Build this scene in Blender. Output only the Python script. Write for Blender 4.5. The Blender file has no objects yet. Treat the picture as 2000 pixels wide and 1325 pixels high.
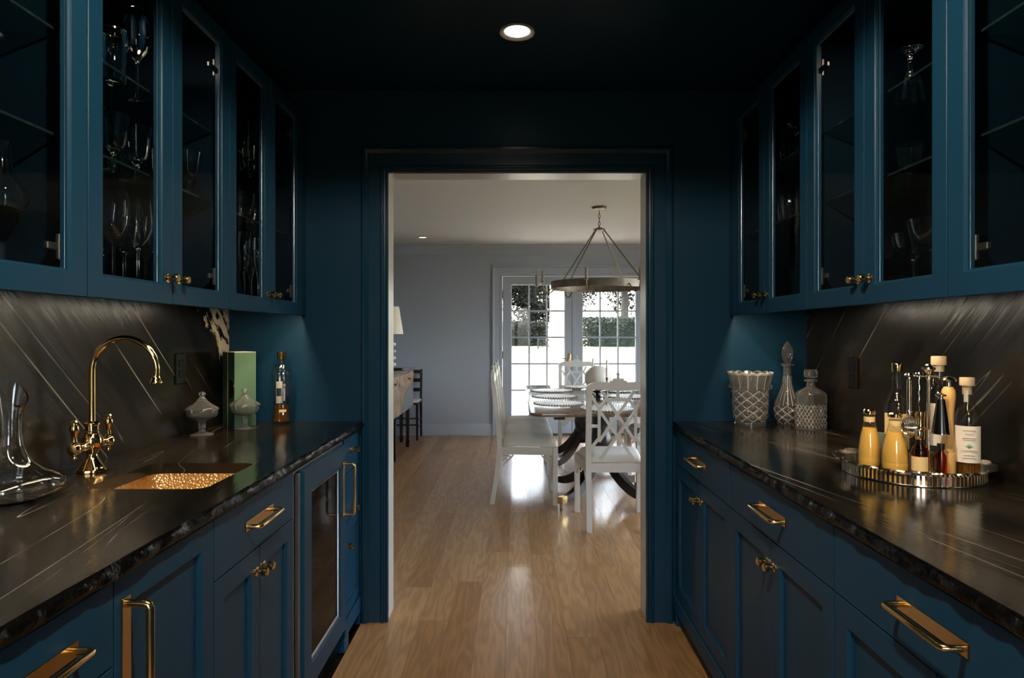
import bpy, bmesh, math, random
from math import pi, sin, cos, sqrt, radians as R
from mathutils import Vector, Matrix, noise

S = bpy.context.scene
C = S.collection
random.seed(7)

# ------------------------------------------------------------------ camera
cam_d = bpy.data.cameras.new('camera')
cam_d.sensor_width = 36.0
cam_d.lens = 36.0 * 1277 / 2000
cam_d.shift_x = -0.004
cam_d.shift_y = -0.00475
cam_d.clip_start = 0.02
cam_d.clip_end = 400
cam = bpy.data.objects.new('camera', cam_d)
cam.location = (0, 0, 1.312)
cam.rotation_euler = (R(90), 0, 0)
C.objects.link(cam)
S.camera = cam

# ------------------------------------------------------------------ world, sun, exposure
S.view_settings.view_transform = 'Standard'
S.view_settings.look = 'None'
S.view_settings.gamma = 1.0
S.view_settings.use_curve_mapping = False
S.view_settings.exposure = 0.0

world = bpy.data.worlds.new('sky_world')
S.world = world
world.use_nodes = True
wn = world.node_tree
wn.nodes.clear()
w_out = wn.nodes.new('ShaderNodeOutputWorld')
w_bg = wn.nodes.new('ShaderNodeBackground')
w_sky = wn.nodes.new('ShaderNodeTexSky')
w_sky.sky_type = 'NISHITA'
w_sky.sun_disc = False
w_sky.sun_elevation = R(48)
w_sky.sun_rotation = R(300)
w_sky.air_density = 1.2
w_sky.dust_density = 4.0
w_sky.ozone_density = 1.0
w_bg.inputs['Strength'].default_value = 3.9
w_hs = wn.nodes.new('ShaderNodeHueSaturation')
w_hs.inputs['Saturation'].default_value = 0.5
wn.links.new(w_sky.outputs['Color'], w_hs.inputs['Color'])
wn.links.new(w_hs.outputs['Color'], w_bg.inputs['Color'])
wn.links.new(w_bg.outputs['Background'], w_out.inputs['Surface'])

sun_d = bpy.data.lights.new('sun', 'SUN')
sun_d.energy = 12.0
sun_d.color = (1.0, 0.93, 0.8)
sun_d.angle = R(0.6)
sun = bpy.data.objects.new('sun', sun_d)
C.objects.link(sun)
sun.rotation_euler = Vector((0.62, -0.30, -0.80)).to_track_quat('-Z', 'Y').to_euler()

S.cycles.max_bounces = 14
S.cycles.diffuse_bounces = 5
S.cycles.glossy_bounces = 6
S.cycles.transmission_bounces = 12
S.cycles.transparent_max_bounces = 24
S.cycles.sample_clamp_indirect = 6.0
S.cycles.caustics_refractive = False
S.cycles.caustics_reflective = False

# ------------------------------------------------------------------ helpers
org = {}

def finish(o, parent=None):
    C.objects.link(o)
    if parent is not None:
        o.parent = parent
        org[o.name] = org.get(parent.name, Vector((0, 0, 0)))
    return o

def tag(o, label, cat, group=None):
    o['label'] = label
    o['category'] = cat
    if group:
        o['group'] = group
    return o

def thing(name, label, cat, loc=(0, 0, 0), rotz=0.0, group=None, local=False):
    o = bpy.data.objects.new(name, None)
    o.empty_display_size = 0.05
    o.location = loc
    o.rotation_euler = (0, 0, rotz)
    C.objects.link(o)
    org[o.name] = Vector((0, 0, 0)) if local else Vector(loc)
    if label:
        tag(o, label, cat, group)
    return o

def struct(o):
    o['kind'] = 'structure'
    return o

def obj(name, bm, mat, parent=None, smooth=True, ang=32, loc=None, recalc=True):
    """link a bmesh as one mesh object; with a parent its vertices are given in world space
    (or in the thing's own space when the thing was made with local=True)"""
    if recalc:
        bmesh.ops.recalc_face_normals(bm, faces=bm.faces[:])
    if parent is not None:
        off = org.get(parent.name, Vector((0, 0, 0)))
        if off.length > 0:
            bmesh.ops.translate(bm, verts=bm.verts[:], vec=-off)
    me = bpy.data.meshes.new(name)
    bm.to_mesh(me)
    bm.free()
    if mat is not None:
        for m in (mat if isinstance(mat, (list, tuple)) else [mat]):
            me.materials.append(m)
    if smooth:
        me.polygons.foreach_set('use_smooth', [True] * len(me.polygons))
        me.set_sharp_from_angle(angle=R(ang))
    o = bpy.data.objects.new(name, me)
    if loc is not None:
        o.location = loc
    return finish(o, parent)

def copy_tree(o, parent=None):
    c = o.copy()
    C.objects.link(c)
    c.parent = parent
    for ch in list(o.children):
        copy_tree(ch, c)
    return c

def B():
    return bmesh.new()

def box(bm, lo, hi, bev=0.0, seg=1):
    x0, y0, z0 = lo
    x1, y1, z1 = hi
    if x0 > x1: x0, x1 = x1, x0
    if y0 > y1: y0, y1 = y1, y0
    if z0 > z1: z0, z1 = z1, z0
    v = [bm.verts.new(p) for p in ((x0, y0, z0), (x1, y0, z0), (x1, y1, z0), (x0, y1, z0),
                                   (x0, y0, z1), (x1, y0, z1), (x1, y1, z1), (x0, y1, z1))]
    f = [bm.faces.new([v[i] for i in q]) for q in ((3, 2, 1, 0), (4, 5, 6, 7), (0, 1, 5, 4),
                                                  (1, 2, 6, 5), (2, 3, 7, 6), (3, 0, 4, 7))]
    if bev > 0:
        es = list({e for q in f for e in q.edges})
        bmesh.ops.bevel(bm, geom=es, offset=bev, segments=seg, profile=0.5, affect='EDGES')
    return bm

def bar(bm, p, q, w, t, up=(0, 0, 1), w2=None, t2=None):
    """rectangular bar from p to q: w across, t along 'up'"""
    p, q, up = Vector(p), Vector(q), Vector(up)
    d = (q - p).normalized()
    s = d.cross(up)
    if s.length < 1e-5:
        s = d.cross(Vector((0, 1, 0)))
    s.normalize()
    u = s.cross(d).normalized()
    w2 = w if w2 is None else w2
    t2 = t if t2 is None else t2
    vs = []
    for c, a, b in ((p, w / 2, t / 2), (q, w2 / 2, t2 / 2)):
        for i, j in ((-1, -1), (1, -1), (1, 1), (-1, 1)):
            vs.append(bm.verts.new(c + s * a * i + u * b * j))
    for f in ((3, 2, 1, 0), (4, 5, 6, 7), (0, 1, 5, 4), (1, 2, 6, 5), (2, 3, 7, 6), (3, 0, 4, 7)):
        bm.faces.new([vs[i] for i in f])
    return bm

def lathe(bm, prof, seg=32, c=(0, 0, 0), axis='z', closed=False, mod=None):
    """prof = [(radius, height)...]; mod(theta, r, z) -> (r, z)"""
    cx, cy, cz = c
    rings = []
    for r, z in prof:
        if r < 1e-6:
            p = (0, 0, z)
            rings.append([p])
        else:
            ring = []
            for k in range(seg):
                th = 2 * pi * k / seg
                rr, zz = (r, z) if mod is None else mod(th, r, z)
                ring.append((rr * cos(th), rr * sin(th), zz))
            rings.append(ring)
    vr = []
    for ring in rings:
        row = []
        for x, y, z in ring:
            if axis == 'z': p = (cx + x, cy + y, cz + z)
            elif axis == 'x': p = (cx + z, cy + x, cz + y)
            elif axis == '-x': p = (cx - z, cy + x, cz + y)
            elif axis == 'y': p = (cx + x, cy + z, cz + y)
            elif axis == '-y': p = (cx + x, cy - z, cz + y)
            row.append(bm.verts.new(p))
        vr.append(row)
    pairs = list(zip(vr, vr[1:]))
    if closed:
        pairs.append((vr[-1], vr[0]))
    for a, b in pairs:
        if len(a) == 1 and len(b) == 1:
            continue
        for k in range(seg):
            k2 = (k + 1) % seg
            if len(a) == 1: bm.faces.new((a[0], b[k2], b[k]))
            elif len(b) == 1: bm.faces.new((a[k], a[k2], b[0]))
            else: bm.faces.new((a[k], a[k2], b[k2], b[k]))
    return bm

def tube(bm, pts, r, seg=8, closed=False, caps=True):
    pts = [Vector(p) for p in pts]
    n = len(pts)
    rad = r if isinstance(r, (list, tuple)) else [r] * n
    tan = []
    for i in range(n):
        if closed: t = pts[(i + 1) % n] - pts[i - 1]
        elif i == 0: t = pts[1] - pts[0]
        elif i == n - 1: t = pts[-1] - pts[-2]
        else: t = pts[i + 1] - pts[i - 1]
        tan.append(t.normalized())
    nrm = tan[0].orthogonal().normalized()
    rows = []
    for i in range(n):
        nrm = (nrm - tan[i] * nrm.dot(tan[i])).normalized()
        bn = tan[i].cross(nrm)
        rows.append([bm.verts.new(pts[i] + (nrm * cos(2 * pi * k / seg) + bn * sin(2 * pi * k / seg)) * rad[i])
                     for k in range(seg)])
    m = n if closed else n - 1
    for i in range(m):
        a, b = rows[i], rows[(i + 1) % n]
        for k in range(seg):
            bm.faces.new((a[k], a[(k + 1) % seg], b[(k + 1) % seg], b[k]))
    if caps and not closed:
        bm.faces.new(rows[0][::-1])
        bm.faces.new(rows[-1])
    return bm

def ring(bm, to3, u0, u1, v0, v1, prof):
    """mitred rectangular frame; prof = closed loop of (inset, height)"""
    loops = []
    for d, h in prof:
        loops.append([bm.verts.new(to3(u, v, h)) for u, v in
                      ((u0 + d, v0 + d), (u1 - d, v0 + d), (u1 - d, v1 - d), (u0 + d, v1 - d))])
    for a, b in zip(loops, loops[1:] + loops[:1]):
        for k in range(4):
            bm.faces.new((a[k], a[(k + 1) % 4], b[(k + 1) % 4], b[k]))
    return bm

def usweep(bm, to3, u0, u1, v0, v1, prof):
    """door casing: up, across, down; prof = closed loop of (inset, height)"""
    loops = []
    for d, h in prof:
        loops.append([bm.verts.new(to3(u, v, h)) for u, v in
                      ((u0 + d, v0), (u0 + d, v1 - d), (u1 - d, v1 - d), (u1 - d, v0))])
    for a, b in zip(loops, loops[1:] + loops[:1]):
        for k in range(3):
            bm.faces.new((a[k], a[k + 1], b[k + 1], b[k]))
    bm.faces.new([l[0] for l in loops])
    bm.faces.new([l[3] for l in loops][::-1])
    return bm

def prism(bm, pts, to3, h0, h1):
    a = [bm.verts.new(to3(u, v, h0)) for u, v in pts]
    b = [bm.verts.new(to3(u, v, h1)) for u, v in pts]
    bm.faces.new(a[::-1])
    bm.faces.new(b)
    n = len(pts)
    for k in range(n):
        bm.faces.new((a[k], a[(k + 1) % n], b[(k + 1) % n], b[k]))
    return bm

def quick(name, mat, parent, *boxes, bev=0.0, smooth=True):
    bm = B()
    for lo, hi in boxes:
        box(bm, lo, hi, bev)
    return obj(name, bm, mat, parent, smooth)

# ------------------------------------------------------------------ materials
def nodes_of(name):
    m = bpy.data.materials.new(name)
    m.use_nodes = True
    nt = m.node_tree
    return m, nt, nt.nodes['Principled BSDF'], nt.nodes['Material Output']

def setp(p, **kw):
    names = dict(col='Base Color', rough='Roughness', metal='Metallic', ior='IOR', spec='Specular IOR Level',
                 trans='Transmission Weight', coat='Coat Weight', coatr='Coat Roughness', emc='Emission Color',
                 ems='Emission Strength', sheen='Sheen Weight', alpha='Alpha', sub='Subsurface Weight')
    for k, v in kw.items():
        if k in ('col', 'emc'):
            v = (*v, 1.0)
        p.inputs[names[k]].default_value = v

def N(nt, t, **kw):
    n = nt.nodes.new(t)
    for k, v in kw.items():
        setattr(n, k, v)
    return n

def plain(name, col, rough=0.5, bump=0.0, bscale=60.0, vary=0.0, **kw):
    m, nt, p, out = nodes_of(name)
    setp(p, col=col, rough=rough, **kw)
    geo = N(nt, 'ShaderNodeNewGeometry')
    nz = N(nt, 'ShaderNodeTexNoise')
    nz.inputs['Scale'].default_value = bscale
    nz.inputs['Detail'].default_value = 3
    nt.links.new(geo.outputs['Position'], nz.inputs['Vector'])
    if bump > 0:
        b = N(nt, 'ShaderNodeBump')
        b.inputs['Strength'].default_value = bump
        b.inputs['Distance'].default_value = 0.004
        nt.links.new(nz.outputs['Fac'], b.inputs['Height'])
        nt.links.new(b.outputs['Normal'], p.inputs['Normal'])
    if vary > 0:
        mr = N(nt, 'ShaderNodeMapRange')
        mr.inputs['To Min'].default_value = 1 - vary
        mr.inputs['To Max'].default_value = 1 + vary
        mx = N(nt, 'ShaderNodeMix', data_type='RGBA', blend_type='MULTIPLY')
        mx.inputs['Factor'].default_value = 1.0
        mx.inputs[6].default_value = (*col, 1)
        nt.links.new(nz.outputs['Fac'], mr.inputs['Value'])
        nt.links.new(mr.outputs['Result'], mx.inputs[7])
        nt.links.new(mx.outputs[2], p.inputs['Base Color'])
    return m

M = {}
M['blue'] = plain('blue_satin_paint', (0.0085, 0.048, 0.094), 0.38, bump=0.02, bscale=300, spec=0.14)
M['blue_shaded'] = plain('blue_paint_darkened_as_shade', (0.0012, 0.0085, 0.016), 0.7, spec=0.06)  # same blue paint, its colour darkened to stand for unlit interiors
M['blue_wall'] = plain('blue_wall_paint', (0.0060, 0.037, 0.073), 0.40, bump=0.03, bscale=200, spec=0.2)
M['blue_trim'] = plain('blue_gloss_trim_paint', (0.0065, 0.038, 0.074), 0.24, spec=0.45)
M['brass'] = plain('brushed_brass', (0.70, 0.47, 0.21), 0.2, metal=1.0)
M['gold'] = plain('polished_gold', (0.88, 0.62, 0.29), 0.09, metal=1.0)
M['silver'] = plain('polished_silver', (0.78, 0.72, 0.62), 0.14, metal=1.0)
M['steel'] = plain('stainless_steel', (0.42, 0.42, 0.42), 0.3, metal=1.0)
M['dark_metal'] = plain('dark_gunmetal', (0.09, 0.085, 0.08), 0.22, metal=1.0)
M['hinge'] = plain('nickel_hinge', (0.16, 0.15, 0.135), 0.45, metal=1.0)
M['black_plastic'] = plain('black_plastic', (0.008, 0.008, 0.009), 0.25)
M['toe'] = plain('toe_kick_black_paint', (0.004, 0.006, 0.009), 0.6)
M['white_paint'] = plain('white_lacquer', (0.60, 0.585, 0.55), 0.32)
M['cushion'] = plain('cream_seat_fabric', (0.63, 0.60, 0.54), 0.85, bump=0.25, bscale=500, sheen=0.2)
M['dark_wood'] = plain('ebonised_wood', (0.014, 0.010, 0.007), 0.25, vary=0.3, bscale=30)
M['dwall'] = plain('grey_blue_wall_paint', (0.39, 0.44, 0.515), 0.55, bump=0.02, bscale=200)
M['dtrim'] = plain('grey_blue_trim_paint', (0.40, 0.455, 0.535), 0.35)
M['jamb'] = plain('pale_jamb_paint', (0.52, 0.51, 0.48), 0.3)
M['dceil'] = plain('ceiling_paint', (0.62, 0.60, 0.57), 0.7)
M['porcelain'] = plain('ivory_glaze', (0.72, 0.69, 0.62), 0.3, vary=0.05)
M['shade'] = plain('cream_lampshade', (0.80, 0.75, 0.66), 0.8, emc=(1.0, 0.86, 0.66), ems=0.12)
M['mat_beads'] = plain('white_beads', (0.74, 0.72, 0.68), 0.35, bump=1.0, bscale=260)
M['bead_dark'] = plain('silver_beads', (0.50, 0.48, 0.45), 0.3, metal=0.2)
M['wax'] = plain('ivory_wax', (0.8, 0.76, 0.66), 0.5, sub=0.1)
M['bronze'] = plain('aged_gilt_iron', (0.20, 0.155, 0.10), 0.38, metal=0.85, vary=0.4, bscale=40)
M['ring_wood'] = plain('weathered_gilt_band', (0.19, 0.155, 0.115), 0.4, metal=0.5, vary=0.7, bscale=14)
M['candle_sleeve'] = plain('candle_sleeve', (0.33, 0.30, 0.25), 0.5)
M['column'] = plain('porch_white_paint', (0.72, 0.68, 0.60), 0.6)
M['porch'] = plain('porch_limestone', (0.75, 0.72, 0.66), 0.7, vary=0.08, bscale=8)
M['iron'] = plain('black_iron', (0.01, 0.01, 0.012), 0.4)
M['bark'] = plain('tree_bark', (0.035, 0.028, 0.022), 0.9, bump=0.6, bscale=25, vary=0.3)
M['juice'] = plain('cloudy_yellow_juice', (0.93, 0.52, 0.10), 0.25)
M['paper'] = plain('off_white_label_paper', (0.78, 0.72, 0.62), 0.6)
M['paper_tan'] = plain('tan_label_paper', (0.76, 0.55, 0.26), 0.5)
M['ink'] = plain('brown_ink', (0.20, 0.13, 0.09), 0.7)
M['green_ink'] = plain('green_ink', (0.06, 0.30, 0.15), 0.6)
M['navy_label'] = plain('navy_label', (0.010, 0.018, 0.045), 0.35)
M['white_print'] = plain('white_print', (0.85, 0.83, 0.76), 0.5)
M['green_box'] = plain('sage_green_card', (0.095, 0.185, 0.105), 0.6)
M['dgreen_box'] = plain('dark_green_card', (0.018, 0.052, 0.040), 0.5)
M['cream_cap'] = plain('cream_stopper', (0.80, 0.62, 0.40), 0.5)
M['cork'] = plain('cork', (0.58, 0.38, 0.2), 0.8, vary=0.2, bscale=120)
M['tan_wood'] = plain('turned_beech', (0.70, 0.40, 0.13), 0.4, vary=0.15, bscale=50)
M['blue_ceramic'] = plain('blue_white_ceramic', (0.10, 0.16, 0.28), 0.2, vary=0.9, bscale=90)
M['grey_green'] = plain('grey_green_glaze', (0.20, 0.26, 0.20), 0.3)
M['black_rubber'] = plain('dark_interior', (0.006, 0.006, 0.006), 0.5)

def glass(name, col=(1, 1, 1), rough=0.0, ior=1.47):
    m, nt, p, out = nodes_of(name)
    setp(p, col=col, rough=rough, trans=1.0, ior=ior)
    return m

M['glass'] = glass('clear_glass', (0.98, 0.99, 0.985), 0.0, 1.68)
def crystal(name, diff):
    m, nt, p, out = nodes_of(name)
    setp(p, col=(0.99, 0.99, 0.98), rough=0.0, trans=1.0, ior=1.52)
    df = N(nt, 'ShaderNodeBsdfTranslucent'); df.inputs['Color'].default_value = (0.95, 0.92, 0.86, 1)
    d2 = N(nt, 'ShaderNodeBsdfDiffuse'); d2.inputs['Color'].default_value = (0.95, 0.92, 0.86, 1)
    a = N(nt, 'ShaderNodeMixShader'); a.inputs['Fac'].default_value = 0.5
    b = N(nt, 'ShaderNodeMixShader'); b.inputs['Fac'].default_value = diff
    nt.links.new(df.outputs[0], a.inputs[1]); nt.links.new(d2.outputs[0], a.inputs[2])
    nt.links.new(p.outputs[0], b.inputs[1]); nt.links.new(a.outputs[0], b.inputs[2]); nt.links.new(b.outputs[0], out.inputs['Surface'])
    return m
M['crystal'] = crystal('cut_crystal', 0.085)
M['goblet'] = crystal('cut_goblet_glass', 0.012)
M['groove_glint'] = crystal('painted_groove_glints', 0.8)  # light caught by the polished grooves, painted in as white diffuse
M['crystal_plain'] = crystal('pressed_crystal', 0.10)
def murky(name, tint, col, f):
    m = bpy.data.materials.new(name); m.use_nodes = True
    nt = m.node_tree; nt.nodes.clear()
    out = N(nt, 'ShaderNodeOutputMaterial')
    tr = N(nt, 'ShaderNodeBsdfTransparent'); tr.inputs['Color'].default_value = (*tint, 1)
    p = N(nt, 'ShaderNodeBsdfPrincipled'); setp(p, col=col, rough=0.1)
    mx = N(nt, 'ShaderNodeMixShader'); mx.inputs['Fac'].default_value = f
    nt.links.new(tr.outputs[0], mx.inputs[1]); nt.links.new(p.outputs[0], mx.inputs[2]); nt.links.new(mx.outputs[0], out.inputs['Surface'])
    return m
M['amber'] = murky('amber_liqueur', (0.90, 0.55, 0.20), (0.55, 0.26, 0.05), 0.12)
M['amber_glass'] = glass('amber_bottle_glass', (0.75, 0.36, 0.06), 0.0, 1.47)
M['clear_liquid'] = glass('clear_spirit', (0.98, 0.98, 0.97), 0.0, 1.36)

def thin_glass(name, tint, refl=1.0, rough=0.0):
    """single flat pane: mostly see-through with Fresnel reflection"""
    m = bpy.data.materials.new(name)
    m.use_nodes = True
    nt = m.node_tree
    nt.nodes.clear()
    out = N(nt, 'ShaderNodeOutputMaterial')
    tr = N(nt, 'ShaderNodeBsdfTransparent')
    tr.inputs['Color'].default_value = (*tint, 1)
    gl = N(nt, 'ShaderNodeBsdfGlossy')
    gl.inputs['Roughness'].default_value = rough
    fr = N(nt, 'ShaderNodeLayerWeight')          # Schlick, the same from either side of the sheet
    fr.inputs['Blend'].default_value = 0.5
    pw = N(nt, 'ShaderNodeMath', operation='POWER')
    pw.inputs[1].default_value = 5.0
    nt.links.new(fr.outputs['Facing'], pw.inputs[0])
    mu = N(nt, 'ShaderNodeMath', operation='MULTIPLY_ADD')
    mu.inputs[1].default_value = 0.92 * min(refl, 1.0)
    mu.inputs[2].default_value = 0.04 * refl
    mu.use_clamp = True
    mx = N(nt, 'ShaderNodeMixShader')
    nt.links.new(pw.outputs[0], mu.inputs[0])
    nt.links.new(mu.outputs[0], mx.inputs['Fac'])
    nt.links.new(tr.outputs[0], mx.inputs[1])
    nt.links.new(gl.outputs[0], mx.inputs[2])
    nt.links.new(mx.outputs[0], out.inputs['Surface'])
    return m

M['bottle'] = thin_glass('bottle_glass', (0.95, 0.96, 0.95), 1.3)
M['amber_bottle'] = thin_glass('amber_bottle_glass_thin', (0.78, 0.40, 0.10), 1.3)
M['pane'] = thin_glass('cabinet_pane', (0.96, 0.97, 0.97), 0.16, 0.0)
M['fridge_pane'] = thin_glass('dark_fridge_pane', (0.42, 0.43, 0.43), 0.5)  # dark tint, dims the racks behind it
M['win'] = thin_glass('window_pane', (0.95, 0.96, 0.96), 1.0)
M['shelf_glass'] = thin_glass('shelf_glass', (0.80, 0.90, 0.87), 0.9)
M['shelf_edge'] = plain('shelf_edge_glass', (0.010, 0.022, 0.022), 0.1)
M['bulb'] = thin_glass('bulb_glass', (0.96, 0.95, 0.92), 2.0)

def emit(name, col, st):
    m, nt, p, out = nodes_of(name)
    setp(p, col=(0.02, 0.02, 0.02), emc=col, ems=st)
    return m

M['lens'] = emit('downlight_lens', (1.0, 0.93, 0.80), 7.0)
M['lens2'] = emit('dining_downlight_lens', (1.0, 0.93, 0.82), 3.0)
M['led'] = emit('led_strip', (1.0, 0.80, 0.56), 6.0)

def stone(name, rot, quartz=False, rough=0.2, fine=0.16, bump=0.5, m2=(0.54, 0.68)):
    """black leathered stone; veins run along the local Y axis after 'rot'"""
    m, nt, p, out = nodes_of(name)
    L = nt.links.new
    geo = N(nt, 'ShaderNodeNewGeometry')
    mp = N(nt, 'ShaderNodeMapping')
    mp.inputs['Rotation'].default_value = rot
    L(geo.outputs['Position'], mp.inputs['Vector'])
    def stretched(sc, scale, det, dist=0.0, rough_=0.55):
        m2 = N(nt, 'ShaderNodeMapping')
        m2.inputs['Scale'].default_value = sc
        L(mp.outputs['Vector'], m2.inputs['Vector'])
        n = N(nt, 'ShaderNodeTexNoise')
        n.inputs['Scale'].default_value = scale
        n.inputs['Detail'].default_value = det
        n.inputs['Roughness'].default_value = rough_
        n.inputs['Distortion'].default_value = dist
        L(m2.outputs['Vector'], n.inputs['Vector'])
        return n.outputs['Fac']
    def thin(fac, w):
        a = N(nt, 'ShaderNodeMath', operation='SUBTRACT'); a.inputs[1].default_value = 0.5
        L(fac, a.inputs[0])
        b = N(nt, 'ShaderNodeMath', operation='ABSOLUTE'); L(a.outputs[0], b.inputs[0])
        r = N(nt, 'ShaderNodeMapRange'); r.clamp = True
        r.inputs['From Min'].default_value = 0.0; r.inputs['From Max'].default_value = w
        r.inputs['To Min'].default_value = 1.0; r.inputs['To Max'].default_value = 0.0
        L(b.outputs[0], r.inputs['Value'])
        return r.outputs['Result']
    def mask(fac, lo, hi):
        r = N(nt, 'ShaderNodeMapRange'); r.clamp = True
        r.inputs['From Min'].default_value = lo; r.inputs['From Max'].default_value = hi
        L(fac, r.inputs['Value'])
        return r.outputs['Result']
    def mul(a, b):
        k = N(nt, 'ShaderNodeMath', operation='MULTIPLY')
        L(a, k.inputs[0])
        if isinstance(b, float): k.inputs[1].default_value = b
        else: L(b, k.inputs[1])
        return k.outputs[0]
    def mx_(a, b):
        k = N(nt, 'ShaderNodeMath', operation='MAXIMUM')
        L(a, k.inputs[0]); L(b, k.inputs[1])
        return k.outputs[0]
    base = stretched((1.0, 0.25, 1.0), 6.0, 6)
    streak = stretched((1.0, 0.06, 1.0), 30.0, 4, 0.2)
    v1 = mul(thin(stretched((1.0, 0.045, 1.0), 2.6, 2, 0.0), 0.0030), mask(stretched((1, 0.35, 1), 3.3, 3), 0.50, 0.62))
    v2 = mul(thin(stretched((1.0, 0.06, 1.0), 9.0, 2, 0.0), 0.0045), mask(stretched((1, 0.5, 1), 6.1, 3), *m2))
    v3 = mul(mask(stretched((1.0, 0.10, 1.0), 38.0, 3), 0.66, 0.76), mul(mask(stretched((1, 0.4, 1), 4.1, 3), 0.52, 0.70), fine))
    vein = mx_(mx_(v1, mul(v2, 0.7)), v3)
    cr = N(nt, 'ShaderNodeValToRGB')
    cr.color_ramp.elements[0].position = 0.36
    cr.color_ramp.elements[0].color = (0.0030, 0.0027, 0.0022, 1)
    cr.color_ramp.elements[1].position = 0.72
    cr.color_ramp.elements[1].color = (0.024, 0.0195, 0.0135, 1)
    L(base, cr.inputs['Fac'])
    m1 = N(nt, 'ShaderNodeMix', data_type='RGBA')
    L(vein, m1.inputs['Factor'])
    L(cr.outputs['Color'], m1.inputs[6])
    m1.inputs[7].default_value = (0.36, 0.32, 0.26, 1)
    col = m1.outputs[2]
    if quartz:
        sx = N(nt, 'ShaderNodeSeparateXYZ')
        L(geo.outputs['Position'], sx.inputs['Vector'])
        # quartz blotch in the far upper corner of the slab
        d = N(nt, 'ShaderNodeMath', operation='MULTIPLY_ADD')
        L(sx.outputs['Z'], d.inputs[0]); d.inputs[1].default_value = 0.55; d.inputs[2].default_value = -0.55 * 1.36
        e = N(nt, 'ShaderNodeMath', operation='ADD'); L(d.outputs[0], e.inputs[0]); L(sx.outputs['Y'], e.inputs[1])
        nq = stretched((1.0, 0.5, 1.0), 11.0, 5, 0.5, 0.65)
        g = N(nt, 'ShaderNodeMath', operation='MULTIPLY_ADD')
        L(nq, g.inputs[0]); g.inputs[1].default_value = 0.55; g.inputs[2].default_value = -0.275
        h = N(nt, 'ShaderNodeMath', operation='ADD'); L(e.outputs[0], h.inputs[0]); L(g.outputs[0], h.inputs[1])
        qm = mask(h.outputs[0], 2.80, 2.825)
        zlim = mask(sx.outputs['Z'], 1.17, 1.24)
        qmask = mul(qm, zlim)
        qdark = mask(stretched((1.0, 0.4, 1.0), 26.0, 4, 0.4), 0.44, 0.52)
        qmask = mul(qmask, qdark)
        m2 = N(nt, 'ShaderNodeMix', data_type='RGBA')
        L(qmask, m2.inputs['Factor'])
        L(col, m2.inputs[6])
        m2.inputs[7].default_value = (0.62, 0.55, 0.44, 1)
        col = m2.outputs[2]
    L(col, p.inputs['Base Color'])
    rr = N(nt, 'ShaderNodeMapRange')
    rr.inputs['To Min'].default_value = rough * 0.8
    rr.inputs['To Max'].default_value = rough * 1.5
    L(streak, rr.inputs['Value'])
    L(rr.outputs['Result'], p.inputs['Roughness'])
    bp = N(nt, 'ShaderNodeBump')
    bp.inputs['Strength'].default_value = bump
    bp.inputs['Distance'].default_value = 0.003
    L(streak, bp.inputs['Height'])
    L(bp.outputs['Normal'], p.inputs['Normal'])
    setp(p, spec=0.40)
    return m

M['stone_wall'] = stone('black_stone_wall', (R(43), 0, 0), quartz=True, rough=0.21)
M['stone_wall_plain'] = stone('black_stone_wall_plain', (R(43), 0, 0), rough=0.21)
M['stone_edge'] = plain('chiselled_stone_edge', (0.0028, 0.0025, 0.0021), 0.26, bump=0.5, bscale=90, vary=0.9, spec=0.16)
M['stone_top'] = stone('black_stone_counter', (0, 0, R(-12)), rough=0.13, fine=0.45, bump=0.2, m2=(0.47, 0.62))

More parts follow.
